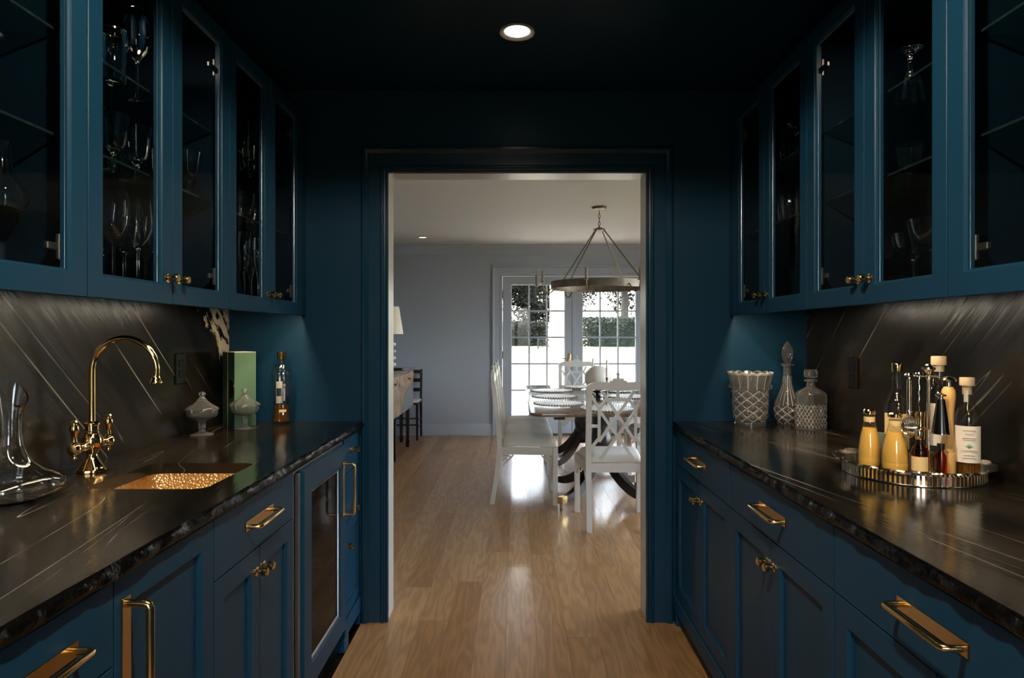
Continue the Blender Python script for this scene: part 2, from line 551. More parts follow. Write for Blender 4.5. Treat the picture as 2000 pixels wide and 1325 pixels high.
def oak(name):
    m, nt, p, out = nodes_of(name)
    L = nt.links.new
    geo = N(nt, 'ShaderNodeNewGeometry')
    oi = N(nt, 'ShaderNodeObjectInfo')
    off = N(nt, 'ShaderNodeVectorMath', operation='SCALE')
    cmb = N(nt, 'ShaderNodeCombineXYZ')
    for k in range(3):
        L(oi.outputs['Random'], cmb.inputs[k])
    L(cmb.outputs[0], off.inputs[0]); off.inputs['Scale'].default_value = 37.0
    add = N(nt, 'ShaderNodeVectorMath', operation='ADD')
    L(geo.outputs['Position'], add.inputs[0]); L(off.outputs[0], add.inputs[1])
    mp = N(nt, 'ShaderNodeMapping'); mp.inputs['Scale'].default_value = (1.0, 0.12, 1.0)
    L(add.outputs[0], mp.inputs['Vector'])
    n1 = N(nt, 'ShaderNodeTexNoise'); n1.inputs['Scale'].default_value = 9; n1.inputs['Detail'].default_value = 3
    L(mp.outputs[0], n1.inputs['Vector'])
    # cathedral rings from a warped distance field
    ml = N(nt, 'ShaderNodeMath', operation='MULTIPLY'); ml.inputs[1].default_value = 60.0
    L(n1.outputs['Fac'], ml.inputs[0])
    sn = N(nt, 'ShaderNodeMath', operation='SINE'); L(ml.outputs[0], sn.inputs[0])
    mp2 = N(nt, 'ShaderNodeMapping'); mp2.inputs['Scale'].default_value = (1.0, 0.02, 1.0)
    L(add.outputs[0], mp2.inputs['Vector'])
    n2 = N(nt, 'ShaderNodeTexNoise'); n2.inputs['Scale'].default_value = 160; n2.inputs['Detail'].default_value = 3
    L(mp2.outputs[0], n2.inputs['Vector'])
    cr = N(nt, 'ShaderNodeValToRGB')
    cr.color_ramp.elements[0].position = 0.0
    cr.color_ramp.elements[0].color = (0.36, 0.18, 0.066, 1)
    cr.color_ramp.elements[1].position = 1.0
    cr.color_ramp.elements[1].color = (0.50, 0.29, 0.135, 1)
    L(oi.outputs['Random'], cr.inputs['Fac'])
    mr = N(nt, 'ShaderNodeMapRange'); mr.inputs['From Min'].default_value = -1; mr.inputs['From Max'].default_value = 1
    mr.inputs['To Min'].default_value = 0.80; mr.inputs['To Max'].default_value = 1.06
    L(sn.outputs[0], mr.inputs['Value'])
    mr2 = N(nt, 'ShaderNodeMapRange'); mr2.inputs['To Min'].default_value = 0.78; mr2.inputs['To Max'].default_value = 1.2
    L(n2.outputs['Fac'], mr2.inputs['Value'])
    pr = N(nt, 'ShaderNodeMath', operation='MULTIPLY'); L(mr.outputs[0], pr.inputs[0]); L(mr2.outputs[0], pr.inputs[1])
    mx = N(nt, 'ShaderNodeMix', data_type='RGBA', blend_type='MULTIPLY'); mx.inputs['Factor'].default_value = 1
    L(cr.outputs[0], mx.inputs[6]); L(pr.outputs[0], mx.inputs[7])
    L(mx.outputs[2], p.inputs['Base Color'])
    bp = N(nt, 'ShaderNodeBump'); bp.inputs['Strength'].default_value = 0.10; bp.inputs['Distance'].default_value = 0.002
    L(pr.outputs[0], bp.inputs['Height']); L(bp.outputs['Normal'], p.inputs['Normal'])
    setp(p, rough=0.32, spec=0.4, coat=0.35, coatr=0.12)
    return m

M['oak'] = oak('oak_floor_planks')

def grained(name, c0, c1, scale=(1, 0.1, 1), s=14, rough=0.25, coat=0.3):
    m, nt, p, out = nodes_of(name)
    L = nt.links.new
    geo = N(nt, 'ShaderNodeNewGeometry')
    mp = N(nt, 'ShaderNodeMapping'); mp.inputs['Scale'].default_value = scale
    L(geo.outputs['Position'], mp.inputs['Vector'])
    n = N(nt, 'ShaderNodeTexNoise'); n.inputs['Scale'].default_value = s; n.inputs['Detail'].default_value = 5
    n.inputs['Distortion'].default_value = 0.6
    L(mp.outputs[0], n.inputs['Vector'])
    cr = N(nt, 'ShaderNodeValToRGB')
    cr.color_ramp.elements[0].position = 0.3; cr.color_ramp.elements[0].color = (*c0, 1)
    cr.color_ramp.elements[1].position = 0.75; cr.color_ramp.elements[1].color = (*c1, 1)
    L(n.outputs['Fac'], cr.inputs['Fac']); L(cr.outputs[0], p.inputs['Base Color'])
    setp(p, rough=rough, coat=coat, coatr=0.08)
    return m

M['table_top'] = grained('polished_mahogany', (0.10, 0.045, 0.020), (0.24, 0.12, 0.06), rough=0.16, coat=0.8)
M['sideboard'] = grained('satinwood_veneer', (0.28, 0.165, 0.08), (0.50, 0.33, 0.19), (1, 0.35, 1), 9, 0.25)
M['rack_wood'] = grained('rack_wood', (0.20, 0.12, 0.06), (0.34, 0.22, 0.12))

def hammered():
    m, nt, p, out = nodes_of('hammered_brass')
    L = nt.links.new
    geo = N(nt, 'ShaderNodeNewGeometry')
    v = N(nt, 'ShaderNodeTexVoronoi'); v.inputs['Scale'].default_value = 130
    L(geo.outputs['Position'], v.inputs['Vector'])
    b = N(nt, 'ShaderNodeBump'); b.inputs['Strength'].default_value = 0.8; b.inputs['Distance'].default_value = 0.004
    L(v.outputs['Distance'], b.inputs['Height']); L(b.outputs['Normal'], p.inputs['Normal'])
    cr = N(nt, 'ShaderNodeValToRGB')
    cr.color_ramp.elements[0].position = 0.05; cr.color_ramp.elements[0].color = (0.50, 0.33, 0.15, 1)
    cr.color_ramp.elements[1].position = 0.3; cr.color_ramp.elements[1].color = (0.90, 0.66, 0.34, 1)
    L(v.outputs['Distance'], cr.inputs['Fac']); L(cr.outputs[0], p.inputs['Base Color'])
    setp(p, metal=1.0, rough=0.32)
    return m
M['hammered'] = hammered()

def leafy(name, c0, c1):
    m, nt, p, out = nodes_of(name)
    L = nt.links.new
    oi = N(nt, 'ShaderNodeNewGeometry')
    n = N(nt, 'ShaderNodeTexNoise'); n.inputs['Scale'].default_value = 3.9; n.inputs['Detail'].default_value = 4
    L(oi.outputs['Position'], n.inputs['Vector'])
    cr = N(nt, 'ShaderNodeValToRGB')
    cr.color_ramp.elements[0].position = 0.35; cr.color_ramp.elements[0].color = (*c0, 1)
    cr.color_ramp.elements[1].position = 0.68; cr.color_ramp.elements[1].color = (*c1, 1)
    L(n.outputs['Fac'], cr.inputs['Fac']); L(cr.outputs[0], p.inputs['Base Color'])
    setp(p, rough=0.85, spec=0.1)
    return m
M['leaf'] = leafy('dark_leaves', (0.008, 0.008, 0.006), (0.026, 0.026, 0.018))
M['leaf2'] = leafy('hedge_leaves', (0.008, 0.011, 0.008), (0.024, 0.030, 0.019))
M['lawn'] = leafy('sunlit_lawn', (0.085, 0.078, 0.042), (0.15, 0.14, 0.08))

# ================================================================== SETTING
YW = 2.985          # pantry end wall (face)
XL, XR = -1.33, 1.347   # pantry side walls (faces)
ZC = 2.425          # pantry ceiling
DX0, DX1, DY0, DY1, DZ = -1.76, 3.15, 3.12, 8.50, 2.47   # dining room

def slab(name, mat, *boxes, parent=None):
    o = quick(name, mat, parent, *boxes, smooth=False)
    if parent is None:
        struct(o)
    return o

floor = slab('floor', M['dark_wood'], ((DX0 - 0.1, -1.8, -0.06), (DX1 + 0.1, DY1 + 0.12, -0.013)))
# oak planks, laid lengthwise towards the dining room
PW = 0.132
rng = random.Random(11)
row = 0
x = -1.76
while x < 3.15:
    y = -1.7 if -0.80 < x < 0.78 else 3.05
    if y < 0: y += 0.2
    first = True
    while y < DY1 - 0.01:
        ln = rng.uniform(1.3, 2.3)
        if first: ln *= rng.uniform(0.4, 1.0); first = False
        y1 = min(y + ln, DY1)
        if DY1 - y1 < 0.35: y1 = DY1
        g = 0.0004
        pl = quick('plank', M['oak'], floor, ((x + g, y + g, -0.0135), (x + PW - g, y1 - g, rng.uniform(-0.0004, 0.0))), smooth=False)
        y = y1
    x += PW

slab('wall_left', M['blue_wall'], ((XL - 0.12, -1.8, 0), (XL, YW, ZC)))
slab('wall_right', M['blue_wall'], ((XR, -1.8, 0), (XR + 0.12, YW, ZC)))
RW0, RW1, RZ0, RZ1 = -0.45, 0.45, 0.55, 2.10
slab('wall_rear', M['blue_wall'], ((XL, -1.8, 0), (RW0, -1.7, ZC)), ((RW1, -1.8, 0), (XR, -1.7, ZC)), ((RW0, -1.8, 0), (RW1, -1.7, RZ0)), ((RW0, -1.8, RZ1), (RW1, -1.7, ZC)))
added_win = thing('added_rear_window', None, None, (0, -1.75, RZ0)); struct(added_win)  # unseen window, added for streak highlights on the glassware
for xa_, xb_ in ((RW0, 0.0), (0.0, RW1)):
    fr = B(); ring(fr, lambda u, v, h: (u, -1.75 + h, v), xa_, xb_, RZ0, RZ1, [(0, -0.03), (0, 0.03), (0.045, 0.03), (0.045, -0.03)])
    fo = obj('sash', fr, M['blue'], added_win, smooth=False)
    quick('pane', M['win'], fo, ((xa_ + 0.045, -1.752, RZ0 + 0.045), (xb_ - 0.045, -1.748, RZ1 - 0.045)), smooth=False)
OX0, OX1, OZ = -0.60, 0.608, 2.064
slab('wall_back', M['blue_wall'], ((XL - 0.12, YW, 0), (OX0, 3.05, ZC)), ((OX1, YW, 0), (XR + 0.12, 3.05, ZC)),
     ((OX0, YW, OZ), (OX1, 3.05, ZC)))
slab('wall_dining_front', M['dwall'], ((DX0 - 0.1, 3.05, 0), (OX0, DY0, DZ)), ((OX1, 3.05, 0), (DX1 + 0.1, DY0, DZ)),
     ((OX0, 3.05, OZ), (OX1, DY0, DZ)))
slab('ceiling', M['blue_wall'], ((XL - 0.12, -1.8, ZC), (XR + 0.12, 3.05, ZC + 0.12)))
slab('ceiling_dining', M['dceil'], ((DX0 - 0.1, 3.05, DZ), (DX1 + 0.1, DY1 + 0.12, DZ + 0.1)))

# doorway: pale jamb lining and blue moulded casing
jm = B()
box(jm, (OX0, 2.984, 0), (-0.586, 3.126, 2.064), 0.002)
box(jm, (0.594, 2.984, 0), (OX1, 3.126, 2.064), 0.002)
box(jm, (-0.586, 2.984, 2.05), (0.594, 3.126, 2.064), 0.002)
struct(obj('trim_1', jm, M['jamb']))
cs = B()
prof = [(0, 0), (0, 0.020), (0.005, 0.026), (0.016, 0.027), (0.021, 0.023), (0.026, 0.021), (0.032, 0.015), (0.084, 0.013),
        (0.090, 0.020), (0.097, 0.021), (0.101, 0.013), (0.107, 0.011), (0.113, 0.015), (0.118, 0.012), (0.120, 0)]
usweep(cs, lambda u, v, h: (u, YW - h, v), -0.702, 0.712, 0.0, 2.166, prof)
struct(obj('trim_2', cs, M['blue_trim'], ang=25))

# dining room shell
FD0, FD1, FDZ = -0.195, 1.695, 2.085      # french door opening
slab('wall_far', M['dwall'], ((DX0 - 0.1, DY1, 0), (FD0, DY1 + 0.14, DZ)), ((FD1, DY1, 0), (DX1 + 0.1, DY1 + 0.14, DZ)),
     ((FD0, DY1, FDZ), (FD1, DY1 + 0.14, DZ)))
slab('wall_dining_left', M['dwall'], ((DX0 - 0.1, DY0, 0), (DX0, DY1, DZ)))
WY0, WY1, WZ0, WZ1 = 3.35, 6.6, 0.35, 2.30
slab('wall_dining_right', M['dwall'], ((DX1, DY0, 0), (DX1 + 0.12, WY0, DZ)), ((DX1, WY1, 0), (DX1 + 0.12, DY1, DZ)),
     ((DX1, WY0, 0), (DX1 + 0.12, WY1, WZ0)), ((DX1, WY0, WZ1), (DX1 + 0.12, WY1, DZ)))
win = thing('window_1', None, None, (DX1, 4.97, WZ0)); struct(win)
nb = 4
for k in range(nb):
    ya = WY0 + (WY1 - WY0) * k / nb; yb = WY0 + (WY1 - WY0) * (k + 1) / nb
    fr = B(); ring(fr, lambda u, v, h: (DX1 + 0.06 + h, u, v), ya, yb, WZ0, WZ1, [(0, -0.03), (0, 0.03), (0.05, 0.03), (0.05, -0.03)])
    fo = obj('sash', fr, M['dtrim'], win, smooth=False)
    quick('pane', M['win'], fo, ((DX1 + 0.058, ya + 0.05, WZ0 + 0.05), (DX1 + 0.062, yb - 0.05, WZ1 - 0.05)), smooth=False)

crown = B()
cp = [(0, 0), (0, -0.145), (0.010, -0.145), (0.012, -0.128), (0.022, -0.122), (0.030, -0.100), (0.055, -0.062), (0.082, -0.040),
      (0.088, -0.026), (0.100, -0.024), (0.104, 0)]
prism(crown, [(d, h) for d, h in cp], lambda d, h, t: (t, DY1 - d, DZ + h), DX0, DX1)
struct(obj('trim_3', crown, M['dtrim'], ang=40))
bb = B()
bp_ = [(0, 0), (0.018, 0), (0.018, 0.115), (0.014, 0.125), (0.012, 0.142), (0.006, 0.150), (0, 0.150)]
prism(bb, bp_, lambda d, h, t: (t, DY1 - d, h), DX0, FD0 - 0.115)
prism(bb, [(0, 0), (0.032, 0), (0.030, 0.014), (0.018, 0.020), (0, 0.020)], lambda d, h, t: (t, DY1 - d, h), DX0, FD0 - 0.115)
struct(obj('baseboard_far', bb, M['dtrim']))
bb = B()
prism(bb, bp_, lambda d, h, t: (t, DY1 - d, h), FD1 + 0.115, DX1)
struct(obj('baseboard_far', bb, M['dtrim']))

# french doors
fc = B()
usweep(fc, lambda u, v, h: (u, DY1 - h, v), FD0 - 0.115, FD1 + 0.115, 0, FDZ + 0.115,
       [(0, 0), (0, 0.030), (0.012, 0.034), (0.022, 0.026), (0.030, 0.020), (0.100, 0.016), (0.106, 0.022), (0.115, 0.020), (0.115, 0)])
struct(obj('trim_4', fc, M['dtrim']))
fd = thing('door_1', None, None, (0.75, DY1 + 0.04, 0)); struct(fd)
jb = B()
usweep(jb, lambda u, v, h: (u, DY1 - 0.002 + h, v), FD0, FD1, 0, FDZ, [(0, 0), (0, 0.14), (0.016, 0.14), (0.016, 0)])
obj('door_frame', jb, M['dtrim'], fd, smooth=False)
quick('threshold', M['bronze'], fd, ((FD0, DY1 - 0.01, 0), (FD1, DY1 + 0.14, 0.018)), bev=0.004)
def leaf(u0, u1, hinge_left):
    yf = DY1 + 0.018
    v0, v1 = 0.02, 2.065
    g0, g1, h0, h1 = u0 + 0.112, u1 - 0.112, 0.235, 1.960     # glazed area
    m = B()
    box(m, (u0, yf, v0), (g0, yf + 0.044, v1), 0.002)
    box(m, (g1, yf, v0), (u1, yf + 0.044, v1), 0.002)
    box(m, (g0, yf, v0), (g1, yf + 0.044, h0), 0.002)
    box(m, (g0, yf, h1), (g1, yf + 0.044, v1), 0.002)
    ring(m, lambda u, v, h: (u, yf + h, v), g0 - 0.001, g1 + 0.001, h0 - 0.001, h1 + 0.001, [(0, 0.006), (0.008, 0.012), (0.008, 0.034), (0, 0.038)])
    lf = obj('door_leaf', m, M['dtrim'], fd, smooth=False)
    cw = (g1 - g0) / 3; rh = (h1 - h0) / 5
    for k in (1, 2):
        quick('muntin', M['dtrim'], lf, ((g0 + cw * k - 0.010, yf + 0.008, h0), (g0 + cw * k + 0.010, yf + 0.036, h1)), bev=0.003)
    for k in range(1, 5):
        quick('muntin', M['dtrim'], lf, ((g0, yf + 0.009, h0 + rh * k - 0.010), (g1, yf + 0.035, h0 + rh * k + 0.010)), bev=0.003)
    for i in range(3):
        for j in range(5):
            quick('pane', M['win'], lf, ((g0 + cw * i + 0.009, yf + 0.020, h0 + rh * j + 0.009),
                                         (g0 + cw * (i + 1) - 0.009, yf + 0.024, h0 + rh * (j + 1) - 0.009)), smooth=False)
    hx = u0 if hinge_left else u1
    for hz in (0.25, 1.04, 1.83):
        hb = B(); lathe(hb, [(0, 0), (0.009, 0), (0.009, 0.10), (0, 0.10)], 10, (hx, yf - 0.008, hz - 0.05))
        obj('hinge', hb, M['bronze'], lf)
    return lf
MX = 0.75
l1 = leaf(FD0 + 0.02, MX - 0.002, True)
l2 = leaf(MX + 0.002, FD1 - 0.02, False)
ast = quick('astragal', M['dtrim'], fd, ((MX - 0.022, DY1 + 0.006, 0.02), (MX + 0.022, DY1 + 0.018, 2.065)), bev=0.004)
hb = B()
box(hb, (MX - 0.075, DY1 + 0.008, 0.86), (MX - 0.035, DY1 + 0.018, 1.06), 0.008, 2)
tube(hb, [(MX - 0.055, DY1 + 0.012, 1.0), (MX - 0.055, DY1 - 0.04, 1.0), (MX - 0.06, DY1 - 0.048, 1.0), (MX - 0.15, DY1 - 0.048, 0.995)], 0.008, 8)
obj('handle', hb, M['brass'], fd)

# ================================================================== LAMPS IN THE PANTRY CEILING
def downlight(x, y, z, label, lens, r, energy, size, blend, col=(1.0, 0.86, 0.66), soft=0.045):
    t = thing('recessed_downlight', label, 'ceiling light', (x, y, z))
    m = B()
    lathe(m, [(r, -0.0005), (r * 1.02, -0.006), (r * 1.0, -0.0085), (r * 0.97, -0.0085), (r * 0.73, -0.0012), (r * 0.73, -0.0003), (r, -0.0005)], 40, (x, y, z))
    obj('trim_ring', m, M['dceil'], t)
    m = B(); lathe(m, [(0, -0.0030), (r * 0.70, -0.0026), (r * 0.735, -0.0013), (r * 0.735, -0.0008), (0, -0.0008)], 40, (x, y, z))
    obj('lens', m, lens, t)
    if energy > 0:
        d = bpy.data.lights.new('downlight_lamp', 'SPOT')
        d.energy = energy; d.spot_size = R(size); d.spot_blend = blend
        d.color = col; d.shadow_soft_size = soft
        o = bpy.data.objects.new('downlight_lamp', d)
        o.location = (0, 0, -0.03)
        o.parent = t; C.objects.link(o)
    return t
downlight(0.004, 2.40, ZC, 'recessed downlight shining in the dark blue ceiling before the doorway', M['lens'], 0.064, 4, 95, 0.6)
downlight(0.0, 0.75, ZC, 'recessed downlight in the blue pantry ceiling above the drinks tray counters', M['lens'], 0.064, 106, 165, 0.15)

# ================================================================== CABINETS
XFL, XFR = -0.958, 0.972       # upper door faces
UZ0, UZ1 = 1.395, 2.31

def front(xf, s):
    """(u=y, v=z, h=proud into the room) -> world"""
    return lambda u, v, h: (xf - s * h, u, v)

def bx(xf, s, ya, yb, za, zb, d0, d1):
    """box by depth behind the face"""
    return ((xf + s * d0, ya, za), (xf + s * d1, yb, zb))

def knob(parent, xf, s, y, z):
    m = B()
    lathe(m, [(0, 0), (0.013, 0), (0.013, 0.003), (0.0075, 0.0045), (0.0055, 0.007), (0.0055, 0.015), (0.0105, 0.0165),
              (0.0118, 0.019), (0.0118, 0.029), (0.0095, 0.032), (0, 0.032)], 20, (xf, y, z), 'x' if s < 0 else '-x')
    return obj('knob', m, M['brass'], parent)

def pull(parent, xf, s, y0, y1, z, off=0.036, vertical=False, r=0.0062, plate=True, z1=None):
    f = front(xf, s)
    m = B()
    if not vertical:
        if plate: box(m, f(y0 - 0.004, z - 0.013, 0.0), f(y1 + 0.004, z + 0.013, 0.003), 0.0008)
        c = 0.010
        pts = [(y0 + r, z, 0.002), (y0 + r, z, off - c), (y0 + r + 0.003, z, off - 0.003), (y0 + r + c, z, off),
               (y1 - r - c, z, off), (y1 - r - 0.003, z, off - 0.003), (y1 - r, z, off - c), (y1 - r, z, 0.002)]
        tube(m, [f(*p) for p in pts], r, 12)
    else:
        za, zb = z, z1
        if plate: box(m, f(y0 - 0.013, za - 0.004, 0.0), f(y0 + 0.013, zb + 0.004, 0.003), 0.0008)
        c = 0.010
        pts = [(y0, za + r, 0.002), (y0, za + r, off - c), (y0, za + r + 0.003, off - 0.003), (y0, za + r + c, off),
               (y0, zb - r - c, off), (y0, zb - r - 0.003, off - 0.003), (y0, zb - r, off - c), (y0, zb - r, 0.002)]
        tube(m, [f(*p) for p in pts], r, 12)
    return obj('handle', m, M['brass'], parent)

def hinge(parent, xf, s, y, z, dirn):
    m = B()
    box(m, (xf + s * 0.021, y - 0.016, z - 0.028), (xf + s * 0.030, y + 0.016, z + 0.028), 0.002)
    box(m, (xf + s * 0.024, y + dirn * 0.012, z - 0.008), (xf + s * 0.034, y + dirn * 0.046, z + 0.008), 0.002)
    return obj('hinge', m, M['hinge'], parent)

def glass_door(cab, xf, s, ya, yb, knob_y=None, hinge_y=None):
    f = front(xf, s)
    m = B()
    w = 0.057
    ring(m, f, ya + 0.0015, yb - 0.0015, UZ0, UZ1, [(0, -0.021), (0, -0.0012), (0.0012, 0), (w - 0.006, 0), (w - 0.004, -0.003), (w, -0.006), (w, -0.021)])
    d = obj('door', m, M['blue'], cab, smooth=False)
    quick('pane', M['pane'], d, bx(xf, s, ya + w - 0.004, yb - w + 0.004, UZ0 + w - 0.004, UZ1 - w + 0.004, 0.012, 0.015), smooth=False)
    st = B()
    ring(st, f, ya + w - 0.001, yb - w + 0.001, UZ0 + w - 0.001, UZ1 - w + 0.001, [(0, -0.0065), (0.0012, -0.0075), (0.0028, -0.0118), (0, -0.0118)])
    obj('glazing_bead', st, M['steel'], d, smooth=False)
    if knob_y is not None:
        knob(d, xf, s, knob_y, 1.466)
    if hinge_y is not None:
        hy, dr = hinge_y
        hinge(d, xf, s, hy, 1.500, dr)
        hinge(d, xf, s, hy, 2.18, dr)
    return d

def upper(s, y0, y1, doors, label, filler=None, led=0.0, added_puck=0.0):
    xf = XFL if s < 0 else XFR
    xw = XL if s < 0 else XR
    cab = thing('wall_cabinet', label, 'cabinet', (xw, (y0 + y1) / 2, 1.425))
    D = abs(xw - xf) - 0.002
    ye = y1 - 0.002 if filler is None else filler
    m = B()
    t = 0.018
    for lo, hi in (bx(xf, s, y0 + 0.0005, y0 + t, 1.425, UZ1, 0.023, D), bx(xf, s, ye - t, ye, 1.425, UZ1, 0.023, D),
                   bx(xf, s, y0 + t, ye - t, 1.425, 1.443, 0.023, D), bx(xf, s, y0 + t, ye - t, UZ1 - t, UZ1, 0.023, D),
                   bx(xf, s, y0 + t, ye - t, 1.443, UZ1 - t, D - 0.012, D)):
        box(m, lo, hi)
    obj('carcass', m, M['blue_shaded'], cab, smooth=False)
    if filler is not None:
        quick('filler_panel', M['blue'], cab, bx(xf, s, filler + 0.001, y1 - 0.001, UZ0, UZ1, 0.0, 0.021), bev=0.001)
    for ya, yb, ky, hy in doors:
        glass_door(cab, xf, s, ya, yb, ky, hy)
    for z in (1.745, 1.975):
        sh = quick('glass_shelf', M['shelf_glass'], cab, bx(xf, s, y0 + t + 0.002, ye - t - 0.002, z, z + 0.006, 0.05, D - 0.02), smooth=False)
        quick('shelf_edge', M['shelf_edge'], sh, bx(xf, s, y0 + t + 0.002, ye - t - 0.002, z, z + 0.006, 0.0485, 0.0499), smooth=False)
    if added_puck > 0:  # unseen lights, added inside for sparkle on the stemware
        yc = (y0 + ye) / 2
        pm_ = B(); lathe(pm_, [(0, 0), (0.026, 0), (0.028, -0.003), (0.026, -0.007), (0, -0.008)], 24, (xf + s * 0.14, yc, UZ1 - t - 0.0003))
        obj('added_puck_light', pm_, M['led'], cab)
        d = bpy.data.lights.new('added_puck_lamp', 'AREA')
        d.shape = 'DISK'; d.size = 0.05; d.energy = added_puck; d.color = (1.0, 0.86, 0.68)
        o = bpy.data.objects.new('added_puck_lamp', d)
        o.location = Vector((xf + s * 0.14, yc, UZ1 - t - 0.012)) - org[cab.name]
        o.parent = cab; C.objects.link(o)
    if led > 0:
        ls = quick('led_strip', M['led'], cab, bx(xf, s, y0 + 0.03, ye - 0.03, 1.419, 1.4249, 0.0225, 0.0305), smooth=False)
        d = bpy.data.lights.new('led_strip_lamp', 'AREA')
        d.shape = 'RECTANGLE'; d.size = 0.008; d.size_y = ye - y0 - 0.06
        d.energy = led * (ye - y0); d.color = (1.0, 0.77, 0.52)
        o = bpy.data.objects.new('led_strip_lamp', d)
        o.location = Vector((xf + s * 0.0265, (y0 + ye) / 2, 1.4185)) - org[cab.name]
        o.parent = cab; C.objects.link(o)
    return cab

LED = 4.2
# above the sink
upper(-1, 2.187, 2.985, [(2.187, 2.549, 2.549 - 0.029, None), (2.549, 2.912, 2.549 + 0.029, (2.912 - 0.045, -1))],
      'blue glass-door wall cabinet above the gold-capped bottle, against the doorway wall', filler=2.913, led=LED)
upper(-1, 1.463, 2.186, [(1.463, 1.824, 1.824 - 0.029, None), (1.824, 2.186, 1.824 + 0.029, (2.186 - 0.045, -1))],
      'blue glass-door wall cabinet above the sink, packed with stemware', led=LED, added_puck=1.5)
upper(-1, 0.739, 1.462, [(1.101, 1.462, None, (1.462 - 0.045, -1)), (0.739, 1.101, 1.101 - 0.029, None)],
      'blue glass-door wall cabinet above the wine decanter, holding one round carafe', led=LED)
# above the drinks tray
upper(1, 2.187, 2.985, [(2.187, 2.564, 2.564 - 0.029, None), (2.564, 2.912, 2.564 + 0.029, (2.912 - 0.045, -1))],
      'blue glass-door wall cabinet above the crystal ice bucket, against the doorway wall', filler=2.913, led=LED)
upper(1, 1.475, 2.186, [(1.475, 1.826, 1.826 - 0.029, None), (1.826, 2.186, 1.826 + 0.029, (2.186 - 0.045, -1))],
      'blue glass-door wall cabinet above the drinks tray, holding goblets and a coupe', led=LED, added_puck=1.3)
upper(1, 0.764, 1.474, [(1.119, 1.474, None, (1.474 - 0.045, -1)), (0.764, 1.119, 1.119 - 0.029, None)],
      'blue empty glass-door wall cabinet next to the goblet cabinet, nearest the camera side', led=LED)

BFL, BFR = -0.708, 0.722       # base door faces
BZ1 = 0.876

def shaker(cab, xf, s, ya, yb, za, zb, w=0.058):
    f = front(xf, s)
    m = B()
    ring(m, f, ya + 0.0015, yb - 0.0015, za, zb, [(0, -0.021), (0, -0.001), (0.001, 0), (w - 0.003, 0), (w, -0.003), (w + 0.001, -0.008), (w + 0.005, -0.010), (w + 0.005, -0.0205)])
    box(m, *bx(xf, s, ya + w, yb - w, za + w, zb - w, 0.0105, 0.0202))
    return obj('door', m, M['blue'], cab, smooth=False)

def drawer(cab, xf, s, ya, yb, za, zb):
    return quick('drawer', M['blue'], cab, bx(xf, s, ya + 0.0015, yb - 0.0015, za, zb, 0.0, 0.020), bev=0.0012)

def base(s, y0, y1, label, rail=True, feet=()):
    xf = BFL if s < 0 else BFR
    xw = (XL if s < 0 else XR)
    cab = thing('base_cabinet', label, 'cabinet', (xw, (y0 + y1) / 2, 0))
    D = abs(xw - xf) - 0.022
    m = B()
    t = 0.018
    for lo, hi in (bx(xf, s, y0 + 0.0005, y0 + t, 0.10, 0.881, 0.023, D), bx(xf, s, y1 - t, y1 - 0.0005, 0.10, 0.881, 0.023, D),
                   bx(xf, s, y0 + t, y1 - t, 0.10, 0.118, 0.023, D), bx(xf, s, y0 + t, y1 - t, 0.118, 0.881, D - 0.010, D)):
        box(m, lo, hi)
    obj('carcass', m, M['blue_shaded'], cab, smooth=False)
    quick('toe_kick', M['toe'], cab, bx(xf, s, y0 + 0.0005, y1 - 0.0005, 0.0, 0.0995, 0.065, 0.080), smooth=False)
    if rail:
        quick('base_rail', M['blue'], cab, bx(xf, s, y0 + 0.0005, y1 - 0.0005, 0.062, 0.128, -0.008, 0.018), bev=0.004)
    for fy0, fy1 in feet:
        quick('foot', M['blue'], cab, bx(xf, s, fy0, fy1, 0.0, 0.0615, -0.004, 0.030), bev=0.004)
    return cab

DB = 0.728     # drawer bottom line
# sink side
c = base(-1, 0.765, 1.151, 'blue base cabinet beside the tall-handled door, drawer front with a brass pull')
d = drawer(c, BFL, -1, 0.765, 1.151, DB + 0.0015, BZ1); pull(d, BFL, -1, 0.865, 1.050, 0.806)
dd = shaker(c, BFL, -1, 0.765, 1.151, 0.132, DB - 0.0015)
c = base(-1, 1.152, 1.531, 'blue panelled base cabinet with one tall vertical brass handle, below the sink front')
d = shaker(c, BFL, -1, 1.152, 1.531, 0.132, BZ1)
pull(d, BFL, -1, 1.185, None, 0.52, off=0.045, vertical=True, r=0.0075, z1=0.832)
c = base(-1, 1.532, 2.078, 'blue base cabinet with a drawer over two knobbed doors, beside the wine fridge')
d = drawer(c, BFL, -1, 1.532, 2.078, DB + 0.0015, BZ1); pull(d, BFL, -1, 1.712, 1.898, 0.806)
d = shaker(c, BFL, -1, 1.532, 1.805, 0.132, DB - 0.0015); knob(d, BFL, -1, 1.805 - 0.024, 0.665)
d = shaker(c, BFL, -1, 1.805, 2.078, 0.132, DB - 0.0015); knob(d, BFL, -1, 1.805 + 0.024, 0.665)
c = base(-1, 2.682, 2.983, 'narrow blue base cabinet with small knobs between wine fridge and doorway', feet=((2.682, 2.752), (2.945, 2.983)))
d = drawer(c, BFL, -1, 2.682, 2.955, DB + 0.0015, BZ1); knob(d, BFL, -1, 2.820, 0.815)
d = drawer(c, BFL, -1, 2.682, 2.955, 0.5275, DB - 0.0015); knob(d, BFL, -1, 2.820, 0.565)
d = shaker(c, BFL, -1, 2.682, 2.955, 0.132, 0.5245, w=0.045); knob(d, BFL, -1, 2.712, 0.433)
